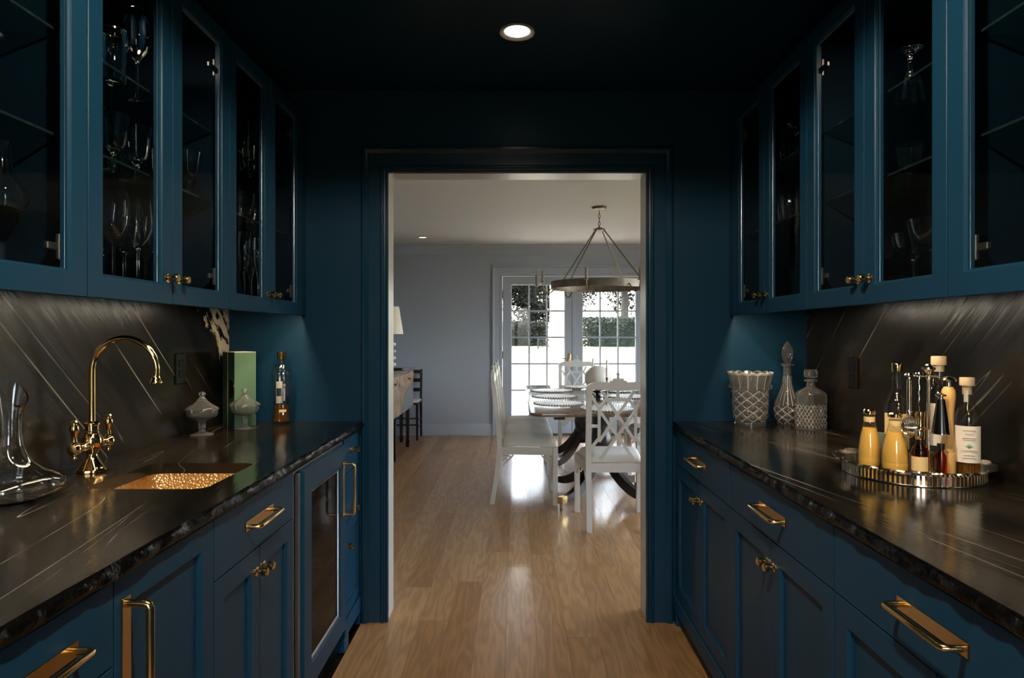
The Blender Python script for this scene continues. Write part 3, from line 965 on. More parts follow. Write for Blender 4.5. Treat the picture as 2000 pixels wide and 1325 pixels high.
# tray side
c = base(1, 0.765, 1.484, 'blue base cabinet under the drinks tray, its long brass pull on a wide drawer')
d = drawer(c, BFR, 1, 0.765, 1.484, DB + 0.0015, BZ1); pull(d, BFR, 1, 1.045, 1.232, 0.806)
d = shaker(c, BFR, 1, 0.765, 1.1245, 0.132, DB - 0.0015); knob(d, BFR, 1, 1.1245 - 0.024, 0.66)
d = shaker(c, BFR, 1, 1.1245, 1.484, 0.132, DB - 0.0015); knob(d, BFR, 1, 1.1245 + 0.024, 0.66)
c = base(1, 1.485, 2.205, 'blue base cabinet with brass pull and paired knobs, middle one on the tray side')
d = drawer(c, BFR, 1, 1.485, 2.205, DB + 0.0015, BZ1); pull(d, BFR, 1, 1.752, 1.938, 0.806)
d = shaker(c, BFR, 1, 1.485, 1.850, 0.132, DB - 0.0015); knob(d, BFR, 1, 1.850 - 0.024, 0.66)
d = shaker(c, BFR, 1, 1.850, 2.205, 0.132, DB - 0.0015); knob(d, BFR, 1, 1.850 + 0.024, 0.66)
c = base(1, 2.206, 2.983, 'blue base cabinet under the crystal ice bucket, touching the doorway wall', feet=((2.93, 2.983),))
d = drawer(c, BFR, 1, 2.206, 2.955, DB + 0.0015, BZ1); pull(d, BFR, 1, 2.488, 2.674, 0.806)
d = shaker(c, BFR, 1, 2.206, 2.5805, 0.132, DB - 0.0015); knob(d, BFR, 1, 2.5805 - 0.024, 0.655)
d = shaker(c, BFR, 1, 2.5805, 2.955, 0.132, DB - 0.0015); knob(d, BFR, 1, 2.5805 + 0.024, 0.655)

# wine fridge
wf = thing('wine_fridge', 'under-counter wine fridge with blue framed glass door and brass handle', 'fridge', (-1.0, 2.38, 0))
m = B()
xa, xb = -0.712, -1.27
for lo, hi in (((xb, 2.082, 0.09), (xa, 2.102, 0.872)), ((xb, 2.658, 0.09), (xa, 2.678, 0.872)), ((xb, 2.102, 0.852), (xa, 2.658, 0.872)),
               ((xb, 2.102, 0.09), (xa, 2.658, 0.13)), ((xb, 2.102, 0.13), (xb + 0.03, 2.658, 0.852))):
    box(m, lo, hi)
obj('housing', m, M['steel'], wf, smooth=False)
quick('inner_lining', M['black_rubber'], wf, ((xb + 0.031, 2.1025, 0.1305), (xb + 0.035, 2.6575, 0.8515)), ((xb + 0.035, 2.1025, 0.1305), (xa - 0.02, 2.105, 0.8515)),
      ((xb + 0.035, 2.655, 0.1305), (xa - 0.02, 2.6575, 0.8515)), smooth=False)
quick('toe_grille', M['toe'], wf, ((-0.80, 2.082, 0.0), (-0.78, 2.678, 0.0895)), smooth=False)
for k, z in enumerate((0.26, 0.40, 0.54, 0.68)):
    m = B()
    box(m, (-0.735, 2.107, z), (-0.715, 2.653, z + 0.028), 0.002)
    for j in range(7):
        y = 2.14 + j * 0.08
        box(m, (-1.22, y - 0.006, z + 0.004), (-0.735, y + 0.006, z + 0.012))
    obj('wine_rack', m, M['rack_wood'] if k % 2 else M['dark_metal'], wf)
f = front(-0.690, -1)
m = B()
ring(m, f, 2.130, 2.652, 0.118, 0.866, [(0, -0.020), (0, -0.002), (0.002, 0), (0.078, 0), (0.083, -0.004), (0.086, -0.006), (0.086, -0.020)])
wd = obj('door', m, M['blue'], wf, smooth=False)
quick('door_edge', M['steel'], wd, ((-0.7105, 2.100, 0.122), (-0.700, 2.1295, 0.862)), bev=0.001)
quick('pane', M['fridge_pane'], wd, ((-0.703, 2.212, 0.20), (-0.700, 2.570, 0.784)), smooth=False)
m = B(); ring(m, f, 2.215, 2.567, 0.203, 0.781, [(0, -0.0062), (0.006, -0.008), (0.010, -0.0098), (0, -0.0098)])
obj('glazing_bead', m, M['steel'], wd, smooth=False)
pull(wd, -0.690, -1, 2.610, None, 0.585, off=0.045, vertical=True, r=0.0055, z1=0.800)
for k, (y, z) in enumerate(((2.28, 0.712), (2.44, 0.572), (2.36, 0.432), (2.52, 0.712))):
    m = B()
    lathe(m, [(0, 0), (0.033, 0.002), (0.036, 0.01), (0.036, 0.19), (0.028, 0.22), (0.014, 0.245), (0.0135, 0.30), (0, 0.30)], 20, (-1.10, y, z + 0.0365), 'x')
    b_ = obj('wine_bottle', m, M['black_plastic'])
    tag(b_, ['dark wine bottle lying on the top rack of the fridge, sink side', 'dark wine bottle lying on the second rack of the fridge',
             'dark wine bottle lying on the third rack of the fridge', 'dark wine bottle lying on the top rack of the fridge, doorway side'][k], 'bottle', 'wine bottles in the fridge')
    m = B(); lathe(m, [(0.0138, 0.235), (0.0142, 0.301), (0, 0.302)], 16, (-1.10, y, z + 0.0365), 'x')
    obj('foil_cap', m, M['brass'], b_)

# ================================================================== STONE
for s, xw, nm in ((-1, XL, 'black veined stone backsplash slab behind the gold faucet'), (1, XR, 'black veined stone backsplash slab behind the drinks tray')):
    o = quick('backsplash', M['stone_wall'] if s < 0 else M['stone_wall_plain'], None, ((xw - s * 0.0005, 0.30, 0.9155), (xw - s * 0.020, 2.9845, 1.4245)), smooth=False)
    tag(o, nm, 'backsplash')

def rrect(x0, x1, y0, y1, r, n=6):
    pts = []
    for cx, cy, a0 in ((x1 - r, y1 - r, 0), (x0 + r, y1 - r, 90), (x0 + r, y0 + r, 180), (x1 - r, y0 + r, 270)):
        for k in range(n + 1):
            a = R(a0 + 90 * k / n)
            pts.append((cx + r * cos(a), cy + r * sin(a)))
    return pts

CZ0, CZ1 = 0.883, 0.915
def counter(s, xw, xe, label, hole=None):
    m = B()
    y0, y1 = 0.30, 2.9845
    xw = xw - s * 0.0005
    outer = [(xw, y0), (xe, y0), (xe, y1), (xw, y1)]
    edges = []
    for loop in [outer] + ([hole] if hole else []):
        vs = [m.verts.new((px, py, CZ1)) for px, py in loop]
        for k in range(len(vs)):
            edges.append(m.edges.new((vs[k], vs[(k + 1) % len(vs)])))
    bmesh.ops.triangle_fill(m, use_beauty=True, edges=edges)
    r_ = bmesh.ops.extrude_face_region(m, geom=m.faces[:])
    vv = [g for g in r_['geom'] if isinstance(g, bmesh.types.BMVert)]
    bmesh.ops.translate(m, verts=vv, vec=(0, 0, CZ0 - CZ1))
    # chiselled front edge
    ny, nz = 420, 8
    grid = []
    for i in range(ny + 1):
        y = y0 + (y1 - y0) * i / ny
        rowv = []
        for j in range(nz + 1):
            t = j / nz
            z = CZ1 - (CZ1 - CZ0) * t
            bulge = 0.010 * (sin(pi * t) ** 0.45) if 0 < j < nz else 0.0
            n_ = noise.fractal(Vector((y * 16, z * 38, s * 3.1)), 1.0, 2.0, 4)
            amp = 0.006 if 0 < j < nz else 0.0012
            rowv.append(m.verts.new((xe - s * (0.0004 + bulge + amp * n_), y, z - (0.0015 * (n_ + 0.4) if j == 0 and n_ > -0.4 else 0))))
        grid.append(rowv)
    for i in range(ny):
        for j in range(nz):
            m.faces.new((grid[i][j], grid[i + 1][j], grid[i + 1][j + 1], grid[i][j + 1])).material_index = 1
    o = obj('countertop', m, [M['stone_top'], M['stone_edge']], None, ang=28)
    tag(o, label, 'countertop')
    return o
SX0, SX1, SY0, SY1 = -1.115, -0.800, 1.675, 2.012
counter(-1, XL, -0.700, 'black veined stone countertop with rough-hewn edge and cut-out bar sink', rrect(SX0, SX1, SY0, SY1, 0.035)[::-1])
counter(1, XR, 0.714, 'black veined stone countertop with rough-hewn edge carrying the drinks tray')

sk = thing('bar_sink', 'square hammered brass bar sink set in the black stone counter', 'sink', ((SX0 + SX1) / 2, (SY0 + SY1) / 2, 0.70))
m = B()
loops = []
for e, z, rr in ((0.012, 0.8825, 0.045), (-0.002, 0.70, 0.04), (-0.006, 0.69, 0.04), (-0.060, 0.686, 0.03), (-0.060, 0.690, 0.03), (-0.012, 0.694, 0.04),
                 (-0.007, 0.704, 0.04), (0.004, 0.878, 0.045), (0.004, 0.8825, 0.045)):
    loops.append([m.verts.new((px, py, z)) for px, py in rrect(SX0 - e, SX1 + e, SY0 - e, SY1 + e, rr)])
for a, b in zip(loops, loops[1:] + loops[:1]):
    n = len(a)
    for k in range(n):
        m.faces.new((a[k], a[(k + 1) % n], b[(k + 1) % n], b[k]))
m.faces.new(loops[4]); m.faces.new(loops[3][::-1])
obj('basin', m, M['hammered'], sk)
m = B(); lathe(m, [(0, 0.6905), (0.022, 0.6905), (0.030, 0.6945), (0.036, 0.6935), (0.036, 0.6902)], 24, (-0.957, 1.843, 0))
obj('drain', m, M['gold'], sk)

# ================================================================== FAUCET
FX, FY, FZ = -1.222, 1.885, 0.9155
fa = thing('bar_faucet', 'polished gold gooseneck bar faucet with two lever handles by the sink', 'faucet', (FX, FY, FZ))
m = B()
lathe(m, [(0, 0), (0.038, 0), (0.039, 0.004), (0.037, 0.010), (0.034, 0.013), (0.030, 0.020), (0.020, 0.036), (0.0145, 0.048), (0.014, 0.054), (0, 0.054)], 6 * 6, (FX, FY, FZ),
      mod=lambda th, r, z: (r * (1 + (0.05 * cos(8 * th) if z < 0.03 else 0)), z))
obj('base_flange', m, M['gold'], fa)
m = B()
lathe(m, [(0, 0.050), (0.014, 0.050), (0.016, 0.056), (0.022, 0.066), (0.027, 0.080), (0.028, 0.090), (0.025, 0.102), (0.020, 0.110), (0.0205, 0.113), (0.0205, 0.117),
          (0.0185, 0.119), (0.0185, 0.134), (0.0215, 0.136), (0.0215, 0.141), (0.016, 0.143), (0.0125, 0.147), (0, 0.147)], 32, (FX, FY, FZ))
bd = obj('body', m, M['gold'], fa)
m = B()
pts = [(FX, FY, FZ + 0.140), (FX, FY, FZ + 0.20), (FX, FY, FZ + 0.29)]
ra = 0.093
zc = 1.207
for k in range(0, 25):
    a = R(180 - k * (192 / 24))
    pts.append((FX + ra + ra * cos(a), FY, zc + ra * sin(a)))
tube(m, pts, 0.0085, 16)
sp = obj('spout', m, M['gold'], fa)
ex, ez = pts[-1][0], pts[-1][2]
m = B()
lathe(m, [(0, 0.006), (0.0095, 0.006), (0.0105, 0.003), (0.0105, -0.001), (0.013, -0.004), (0.014, -0.010), (0.0165, -0.013), (0.0165, -0.017), (0.012, -0.018), (0, -0.018)], 20, (ex, FY, ez))
obj('aerator', m, M['gold'], sp)
for sg in (-1, 1):
    ax = 'y' if sg > 0 else '-y'
    zz = FZ + 0.077
    m = B()
    lathe(m, [(0, 0.015), (0.012, 0.015), (0.012, 0.040), (0.0145, 0.042), (0.0145, 0.047), (0.011, 0.049), (0.011, 0.060), (0.015, 0.064), (0.018, 0.072), (0.018, 0.080),
              (0.014, 0.088), (0, 0.091)], 24, (FX, FY, zz), ax)
    vy = FY + sg * 0.076
    lathe(m, [(0, -0.030), (0.005, -0.029), (0.0065, -0.025), (0.004, -0.020), (0.008, -0.016), (0.010, -0.010)], 16, (FX, vy, zz))
    vb = obj('valve', m, M['gold'], fa)
    m = B()
    lathe(m, [(0.010, 0.012), (0.011, 0.016), (0.007, 0.020), (0.0065, 0.030), (0.009, 0.044), (0.0115, 0.050), (0.0125, 0.058), (0.010, 0.066), (0.006, 0.069), (0.0085, 0.072),
              (0.009, 0.076), (0.006, 0.080), (0, 0.081)], 18, (FX, vy, zz))
    obj('lever', m, M['gold'], vb)

# ================================================================== GLASSWARE
def shell(outer, th=0.0016, floor_=None):
    """closed profile from an outer profile (bottom to rim) with an inner wall; floor_ = height of the inside bottom"""
    inner = []
    for r, z in reversed(outer):
        if floor_ is not None and z < floor_ + 0.001:
            break
        inner.append((max(r - th, 0.0006), z))
    fl = floor_ if floor_ is not None else outer[0][1] + th
    return [(0, outer[0][1])] + outer + inner + [(max(inner[-1][0] * 0.55, 0.0005), fl + 0.0015), (0, fl)]

def stem(h, foot, zs, sr, bowl, th=0.0014):
    """stemware profile; bowl = [(r, fraction of bowl height)]"""
    o = [(foot, 0.0), (foot, 0.0018), (foot * 0.55, 0.0045), (sr * 1.9, 0.011), (sr, 0.026), (sr, zs * 0.72), (sr * 1.3, zs - 0.012), (sr * 2.0, zs - 0.004)]
    bo = [(r, zs + (h - zs) * f) for r, f in bowl]
    o += bo
    inner = [(r - th, z) for r, z in reversed(bo)]
    return [(0, 0)] + o + inner + [(bo[0][0] * 0.5, zs + 0.004), (0, zs + 0.003)]

WINE = [(0.014, 0.01), (0.028, 0.14), (0.036, 0.32), (0.0385, 0.50), (0.037, 0.72), (0.033, 1.0)]
FLUTE = [(0.008, 0.02), (0.017, 0.20), (0.022, 0.45), (0.0235, 0.70), (0.022, 1.0)]
GOB = [(0.016, 0.02), (0.027, 0.10), (0.031, 0.25), (0.034, 0.55), (0.040, 1.0)]
COUPE = [(0.016, 0.03), (0.036, 0.18), (0.050, 0.50), (0.055, 0.80), (0.057, 1.0)]

def put(name, prof, loc, label, cat, group, mat=None, seg=28, mod=None, flip=False):
    mm = B()
    if flip:
        h = max(z for r, z in prof)
        prof = [(r, h - z) for r, z in prof]
    lathe(mm, prof, seg, mod=mod)
    o = obj(name, mm, mat or M['glass'], None, ang=50, loc=loc)
    return tag(o, label, cat, group)

ZB, ZM, ZT = 1.4432, 1.7512, 1.9812
gr = 'wine glasses on the lowest shelf above the sink'
ordn = ['first', 'second', 'third', 'fourth', 'fifth', 'sixth', 'seventh']
for k, (gx, gy, h) in enumerate(((-1.25, 1.982, 0.245), (-1.05, 1.706, 0.24), (-1.14, 1.903, 0.25), (-1.26, 2.12, 0.24), (-1.06, 1.834, 0.245), (-1.18, 2.084, 0.23), (-1.07, 1.949, 0.22))):
    put('wine_glass', stem(h, 0.034, 0.115, 0.0038, WINE), (gx, gy, ZB),
        f'clear wine glass low above the sink, {ordn[k]} stem from the decanter end', 'wine glass', gr)
gr = 'goblets on the middle shelf above the sink'
for k, (gx, gy, h) in enumerate(((-1.09, 1.771, 0.155), (-1.24, 2.06, 0.14), (-1.10, 1.898, 0.160), (-1.15, 2.074, 0.14), (-1.05, 2.10, 0.145))):
    put('goblet', stem(h, 0.034, 0.060, 0.0055, GOB), (gx, gy, ZM),
        ['short-stemmed clear goblet with wide rim, first on the middle shelf above the sink', 'short-stemmed goblet at the back of the middle shelf above the sink',
         'tallest short-stemmed goblet, in the middle of the middle shelf above the sink', 'small short-stemmed goblet just before the door stile above the sink',
         'small goblet seen through the second door above the sink'][k], 'goblet', gr)
# top shelf above the sink
t = thing('tumbler', 'gold-rimmed glass tumbler on the top shelf above the sink', 'tumbler', (-1.08, 1.75, ZT))
m = B(); lathe(m, shell([(0.028, 0), (0.030, 0.003), (0.033, 0.06), (0.036, 0.142)], 0.0018, 0.010), 28, (-1.08, 1.75, ZT)); obj('cup', m, M['glass'], t, ang=50)
m = B(); lathe(m, [(0.0363, 0.1395), (0.0366, 0.1432), (0.0340, 0.1432), (0.0338, 0.1425), (0.0361, 0.1423)], 28, (-1.08, 1.75, ZT), closed=True); obj('gold_rim', m, M['gold'], t)
put('wine_glass', stem(0.262, 0.036, 0.125, 0.0036, WINE), (-1.093, 1.886, ZT), 'tall wine glass beside the gold-rimmed tumbler on the top shelf', 'wine glass', 'glasses on the top shelf above the sink')
put('wine_glass', stem(0.235, 0.034, 0.110, 0.0036, WINE), (-1.235, 1.93, ZT), 'wine glass at the back of the top shelf above the sink', 'wine glass', 'glasses on the top shelf above the sink')
# cabinet above the gold-capped bottle
gr = 'champagne flutes above the gold-capped bottle'
flu = lambda th, r, z: (r * (1 + 0.05 * cos(14 * th)) if 0.13 < z < 0.19 else r, z)
for k, (gx, gy) in enumerate(((-1.04, 2.506), (-1.12, 2.761), (-1.05, 2.666), (-1.20, 2.60))):
    put('champagne_flute', stem(0.262, 0.028, 0.105, 0.0036, FLUTE), (gx, gy, ZB),
        f'cut crystal champagne flute on the lowest shelf near the doorway, {ordn[k]} from the sink end', 'flute', gr, M['glass'], 42, flu)
put('glass_vase', shell([(0.030, 0), (0.032, 0.004), (0.030, 0.05), (0.034, 0.14), (0.040, 0.200)], 0.002, 0.012), (-1.10, 2.686, ZT), 'tall clear glass vase on the top shelf near the doorway', 'vase', None)
put('glass_vase', shell([(0.026, 0), (0.028, 0.004), (0.028, 0.06), (0.026, 0.12), (0.029, 0.175)], 0.002, 0.012), (-1.16, 2.80, ZT), 'slimmer glass vase behind the tall vase on the top shelf', 'vase', None)
put('glass_bowl', shell([(0.022, 0), (0.024, 0.003), (0.045, 0.03), (0.055, 0.07), (0.058, 0.11)], 0.0025, 0.008), (-1.08, 2.55, ZM), 'round clear glass bowl on the middle shelf near the doorway', 'bowl', None)
put('glass_bowl', shell([(0.018, 0), (0.020, 0.003), (0.034, 0.03), (0.040, 0.06), (0.038, 0.085)], 0.0025, 0.008), (-1.12, 2.73, ZM), 'small clear glass bowl next to the round bowl near the doorway', 'bowl', None)
# carafe above the decanter
cb = [o for o in bpy.data.objects if o.get('label', '').startswith('blue glass-door wall cabinet above the wine decanter')][0]
sh = quick('glass_shelf', M['shelf_glass'], cb, bx(XFL, -1, 0.76, 1.440, 1.566, 1.572, 0.05, 0.34), smooth=False)
put('carafe', shell([(0.030, 0), (0.044, 0.006), (0.052, 0.025), (0.048, 0.048), (0.032, 0.072), (0.020, 0.098), (0.019, 0.125), (0.026, 0.145)], 0.0018, 0.005), (-1.085, 1.375, 1.5722),
    'round-bellied glass carafe in the cabinet above the wine decanter', 'carafe', None)
# above the tray
cutg = lambda th, r, z: (r * (1 + 0.035 * abs(((th * 9 / pi + z * 40) % 1) - 0.5)) if r > 0.024 and z > 0.055 else r, z)
put('goblet', stem(0.157, 0.036, 0.075, 0.006, GOB), (1.234, 2.05, ZM), 'cut crystal goblet standing on the middle shelf above the drinks tray', 'goblet', None, M['goblet'], 60, cutg)
put('goblet', stem(0.150, 0.036, 0.075, 0.006, GOB), (1.134, 1.883, ZT), 'cut crystal goblet turned upside down on the top shelf', 'goblet', None, M['glass'], 60, cutg, True)
put('coupe_glass', stem(0.168, 0.036, 0.095, 0.0034, COUPE), (1.18, 1.944, ZB), 'wide coupe glass centred on the lowest shelf above the drinks tray', 'coupe', 'coupes above the drinks tray')
put('coupe_glass', stem(0.168, 0.036, 0.095, 0.0034, COUPE), (1.15, 2.075, ZB), 'coupe glass cut off by the door stile, doorway side of the centred coupe', 'coupe', 'coupes above the drinks tray')
put('coupe_glass', stem(0.168, 0.036, 0.095, 0.0034, COUPE), (1.08, 1.70, ZB), 'coupe glass half hidden by the stile, camera side of the centred coupe', 'coupe', 'coupes above the drinks tray')
# above the ice bucket
flb = lambda th, r, z: (r * (1 + 0.045 * abs(sin(9 * th))) if r > 0.02 else r, z)
put('fluted_bowl', shell([(0.028, 0), (0.030, 0.004), (0.044, 0.03), (0.052, 0.08), (0.050, 0.125), (0.043, 0.16)], 0.003, 0.012), (1.15, 2.76, ZM), 'fluted crystal bowl on the middle shelf above the ice bucket', 'bowl', None, M['glass'], 72, flb)
put('fluted_bowl', shell([(0.024, 0), (0.026, 0.004), (0.034, 0.03), (0.040, 0.07), (0.036, 0.11)], 0.003, 0.012), (1.10, 2.62, ZM), 'small fluted crystal cup beside the fluted bowl', 'cup', None, M['glass'], 72, flb)
t = thing('glass_jar', 'lidded glass jar on the top shelf above the ice bucket', 'jar', (1.14, 2.73, ZT))
m = B(); lathe(m, shell([(0.044, 0), (0.047, 0.004), (0.049, 0.05), (0.049, 0.13), (0.040, 0.155), (0.040, 0.165)], 0.003, 0.012), 36, (1.14, 2.73, ZT)); obj('body', m, M['glass'], t, ang=50)
m = B(); lathe(m, [(0, 0.166), (0.043, 0.166), (0.044, 0.172), (0.036, 0.186), (0.014, 0.194), (0.009, 0.202), (0.016, 0.216), (0.010, 0.230), (0, 0.233)], 36, (1.14, 2.73, ZT)); obj('lid', m, M['glass'], t)

# ================================================================== ON THE SINK COUNTER
CT = 0.9153
# wine decanter with slanted lip
m = B()
def slant(th, r, z):
    k = max(0.0, (z - 0.17) / 0.10)
    return (r, z + k * k * 0.034 * -cos(th + 0.3) - k * k * 0.006)
outer = [(0.040, 0.0), (0.060, 0.002), (0.088, 0.012), (0.104, 0.026), (0.109, 0.038), (0.107, 0.048), (0.092, 0.060), (0.066, 0.074), (0.046, 0.090), (0.033, 0.110),
         (0.025, 0.135), (0.0215, 0.16), (0.0215, 0.185), (0.0245, 0.215), (0.030, 0.245), (0.0345, 0.268)]
lathe(m, shell(outer, 0.0022, 0.004), 64, mod=slant)
o = obj('wine_decanter', m, M['glass'], None, ang=60, loc=(-1.195, 1.545, CT))
tag(o, 'wide-based clear glass wine decanter with slanted lip beside the faucet', 'decanter')

def candy(x, y, label):
    t = thing('candy_dish', label, 'candy dish', (x, y, CT), group='footed candy dishes')
    mm = B()
    ou = [(0.042, 0.0), (0.043, 0.003), (0.024, 0.008), (0.013, 0.014), (0.0105, 0.024), (0.014, 0.030), (0.0115, 0.036), (0.014, 0.042), (0.013, 0.050), (0.020, 0.058), (0.044, 0.066), (0.055, 0.074), (0.058, 0.084), (0.0585, 0.098)]
    lathe(mm, shell(ou, 0.003, 0.060), 40, (x, y, CT))
    obj('bowl', mm, M['crystal_plain'], t, ang=50)
    mm = B()
    ou = [(0.0565, 0.0985), (0.0615, 0.100), (0.0610, 0.104), (0.050, 0.112), (0.034, 0.122), (0.020, 0.134), (0.012, 0.146), (0.008, 0.150)]
    pr = ou + [(0.0075, 0.152), (0.0115, 0.157), (0.0125, 0.163), (0.009, 0.169), (0, 0.171), ]
    inn = [(0, 0.140), (0.010, 0.138), (0.018, 0.130), (0.032, 0.1185), (0.048, 0.1085), (0.0560, 0.1030)]
    lathe(mm, [(0.0560, 0.1030)] + pr + inn[:-1], 40, (x, y, CT), closed=True)
    obj('lid', mm, M['crystal_plain'], t, ang=50)
candy(-1.236, 2.573, 'footed crystal candy dish with pointed lid, standing nearer the faucet')
candy(-1.135, 2.735, 'footed crystal candy dish with pointed lid, standing before the green box')

# green gift box
gb = thing('gift_box', 'tall green gift box with dark green side and gold seal on the counter', 'box', (-1.20, 2.84, CT))
ca, sa = cos(R(45)), sin(R(45))
Cc = Vector((-1.196, 2.776))
U = Vector((ca, sa)); V = Vector((-ca, sa))      # U along the sage face, V along the dark face
def gbp(u, v, z): return (Cc.x + U.x * u + V.x * v, Cc.y + U.y * u + V.y * v, CT + z)
BW, BD, BH = 0.092, 0.128, 0.318
m = B(); prism(m, [(0, 0), (BW, 0), (BW, BD), (0, BD)], lambda u, v, h: gbp(u, v, h), 0.0, BH)
obj('carton', m, M['dgreen_box'], gb, smooth=False)
m = B(); prism(m, [(0.0, 0.0), (BW, 0.0), (BW, BH), (0.0, BH)], lambda u, v, h: gbp(u, -h, v), 0.0002, 0.0012)
obj('front_panel', m, M['green_box'], gb, smooth=False)
m = B(); prism(m, [(0.0, -0.001), (BW, -0.001), (BW, BD), (0.0, BD)], lambda u, v, h: gbp(u, v, h), BH + 0.0002, BH + 0.0022)
obj('lid', m, M['paper'], gb, smooth=False)
m = B(); prism(m, [(0.038 * cos(R(a)) + 0.040, 0.160 + 0.041 * sin(R(a))) for a in range(90, 271, 15)], lambda v, z, h: gbp(-h, v + 0.0, z), 0.0003, 0.0015)
prism(m, [(0.040, 0.119), (0.052, 0.119), (0.052, 0.201), (0.040, 0.201)], lambda v, z, h: gbp(-h, v, z), 0.0003, 0.0015)
obj('seal', m, M['brass'], gb, smooth=False)
m = B(); prism(m, [(0.071, 0.0), (0.073, 0.0), (0.073, BH), (0.071, BH)], lambda v, z, h: gbp(-h, v, z), 0.0002, 0.0008)
obj('fold_line', m, M['tan_wood'], gb, smooth=False)

# gold-capped liqueur bottle
def arc_label(mm, c, r, z0, z1, a0, a1, n=8, th=0.0005):
    prev = None
    for k in range(n + 1):
        a = R(a0 + (a1 - a0) * k / n)
        col_ = []
        for rr in (r, r + th):
            for z in (z0, z1):
                col_.append(mm.verts.new((c[0] + rr * cos(a), c[1] + rr * sin(a), c[2] + z)))
        if prev:
            i0, i1, o0, o1 = prev; j0, j1, p0, p1 = col_
            mm.faces.new((o0, p0, p1, o1)); mm.faces.new((i1, j1, j0, i0)); mm.faces.new((i0, j0, p0, o0)); mm.faces.new((o1, p1, j1, i1))
        else:
            mm.faces.new((col_[0], col_[2], col_[3], col_[1]))
        prev = col_
    mm.faces.new((prev[1], prev[3], prev[2], prev[0]))

def lettering(parent, txt, size, pos, xaxis, nrm, mat, label=None, ax='CENTER'):
    cu = bpy.data.curves.new('lettering', 'FONT')
    cu.body = txt; cu.size = size; cu.align_x = ax; cu.align_y = 'CENTER'; cu.extrude = 0.0001
    cu.materials.append(mat)
    tmp = bpy.data.objects.new('lettering_curve', cu)
    C.objects.link(tmp)
    dg = bpy.context.evaluated_depsgraph_get()
    me = bpy.data.meshes.new_from_object(tmp.evaluated_get(dg))
    me.name = 'lettering'
    bpy.data.objects.remove(tmp)
    o = bpy.data.objects.new('lettering', me)
    X = Vector(xaxis).normalized(); Z = Vector(nrm).normalized(); Y = Z.cross(X)
    mt = Matrix((X, Y, Z)).transposed().to_4x4()
    mt.translation = Vector(pos) - org.get(parent.name, Vector())
    o.matrix_local = mt
    return finish(o, parent)

lb = (-1.039, 2.897, CT)
t = thing('liqueur_bottle', 'fluted clear liqueur bottle with gold cap, amber in the bottom, by the end wall', 'bottle', lb)
fl8 = lambda th, r, z: (r * (1 + (0.045 * cos(8 * th) if 0.004 < z < 0.262 and r > 0.02 else 0.0)), z)
m = B()
ou = [(0.038, 0.0), (0.0405, 0.004), (0.0405, 0.020), (0.0365, 0.026), (0.0345, 0.06), (0.0345, 0.10), (0.0375, 0.16), (0.0425, 0.20), (0.0435, 0.222), (0.041, 0.240), (0.033, 0.256), (0.020, 0.265), (0.0155, 0.270), (0.0155, 0.292)]
lathe(m, shell(ou, 0.0028, 0.010), 64, lb, mod=fl8); obj('glass_body', m, M['bottle'], t, ang=50)
m = B(); lathe(m, [(0, 0.0115), (0.0345, 0.0125), (0.0352, 0.020), (0.0325, 0.030), (0.0308, 0.06), (0.0308, 0.082), (0, 0.082)], 64, lb, mod=lambda th, r, z: (r * (1 + 0.03 * cos(8 * th)), z)); obj('liqueur', m, M['amber'], t, ang=50)
m = B(); lathe(m, [(0, 0.284), (0.0165, 0.284), (0.0175, 0.290), (0.0195, 0.312), (0.0205, 0.314), (0.0205, 0.318), (0, 0.3185)], 32, lb); obj('cap', m, M['brass'], t)
la = math.degrees(math.atan2(-2.897, 1.039)) + 14
m = B(); arc_label(m, lb, 0.0400, 0.088, 0.196, la - 9, la + 9, 4)
arc_label(m, lb, 0.0401, 0.125, 0.160, la - 46, la - 14, 6); arc_label(m, lb, 0.0401, 0.125, 0.160, la + 14, la + 44, 6)
obj('label', m, M['navy_label'], t)
m = B(); arc_label(m, lb, 0.0300, 0.088, 0.185, la + 150, la + 215, 8); obj('back_label', m, M['paper'], t)
m = B(); arc_label(m, lb, 0.0385, 0.055, 0.066, la - 30, la + 16, 6)
obj('lower_label', m, M['paper_tan'], t)
nn = Vector((cos(R(la)), sin(R(la)), 0))
lettering(t, 'ST-GERMAIN', 0.0130, Vector(lb) + nn * 0.0412 + Vector((0, 0, 0.142)), (0, 0, -1), nn, M['white_print'])

# outlets on the stone
def outlet(s, xw, y, z, label):
    xs = xw - s * 0.0203
    t = thing('outlet', label, 'outlet', (xs, y, z))
    mm = B(); box(mm, (xs, y - 0.038, z - 0.060), (xs - s * 0.006, y + 0.038, z + 0.060), 0.003); obj('cover_plate', mm, M['black_plastic'], t)
    for dz in (-0.02, 0.02):
        mm = B(); box(mm, (xs - s * 0.0055, y - 0.017, z + dz - 0.014), (xs - s * 0.0075, y + 0.017, z + dz + 0.014), 0.003)
        rc = obj('receptacle', mm, M['black_plastic'], t)
        mm = B()
        for dy in (-0.006, 0.006): box(mm, (xs - s * 0.0074, y + dy - 0.0012, z + dz - 0.005), (xs - s * 0.0078, y + dy + 0.0012, z + dz + 0.005))
        obj('slot', mm, M['dark_metal'], rc)
outlet(-1, XL, 2.546, 1.178, 'black power outlet on the stone behind the faucet')
outlet(1, XR, 2.568, 1.160, 'black power outlet on the stone above the drinks tray')

# ================================================================== ON THE TRAY COUNTER
def paint_glints(mm, c, fn):  # gives the chosen faces the painted-glint material
    for f_ in mm.faces:
        p_ = f_.calc_center_median() - Vector(c)
        if fn(math.atan2(p_.y, p_.x) % (2 * pi), sqrt(p_.x ** 2 + p_.y ** 2), p_.z):
            f_.material_index = 1
def tri(x): return abs((x % 1.0) - 0.5) * 2
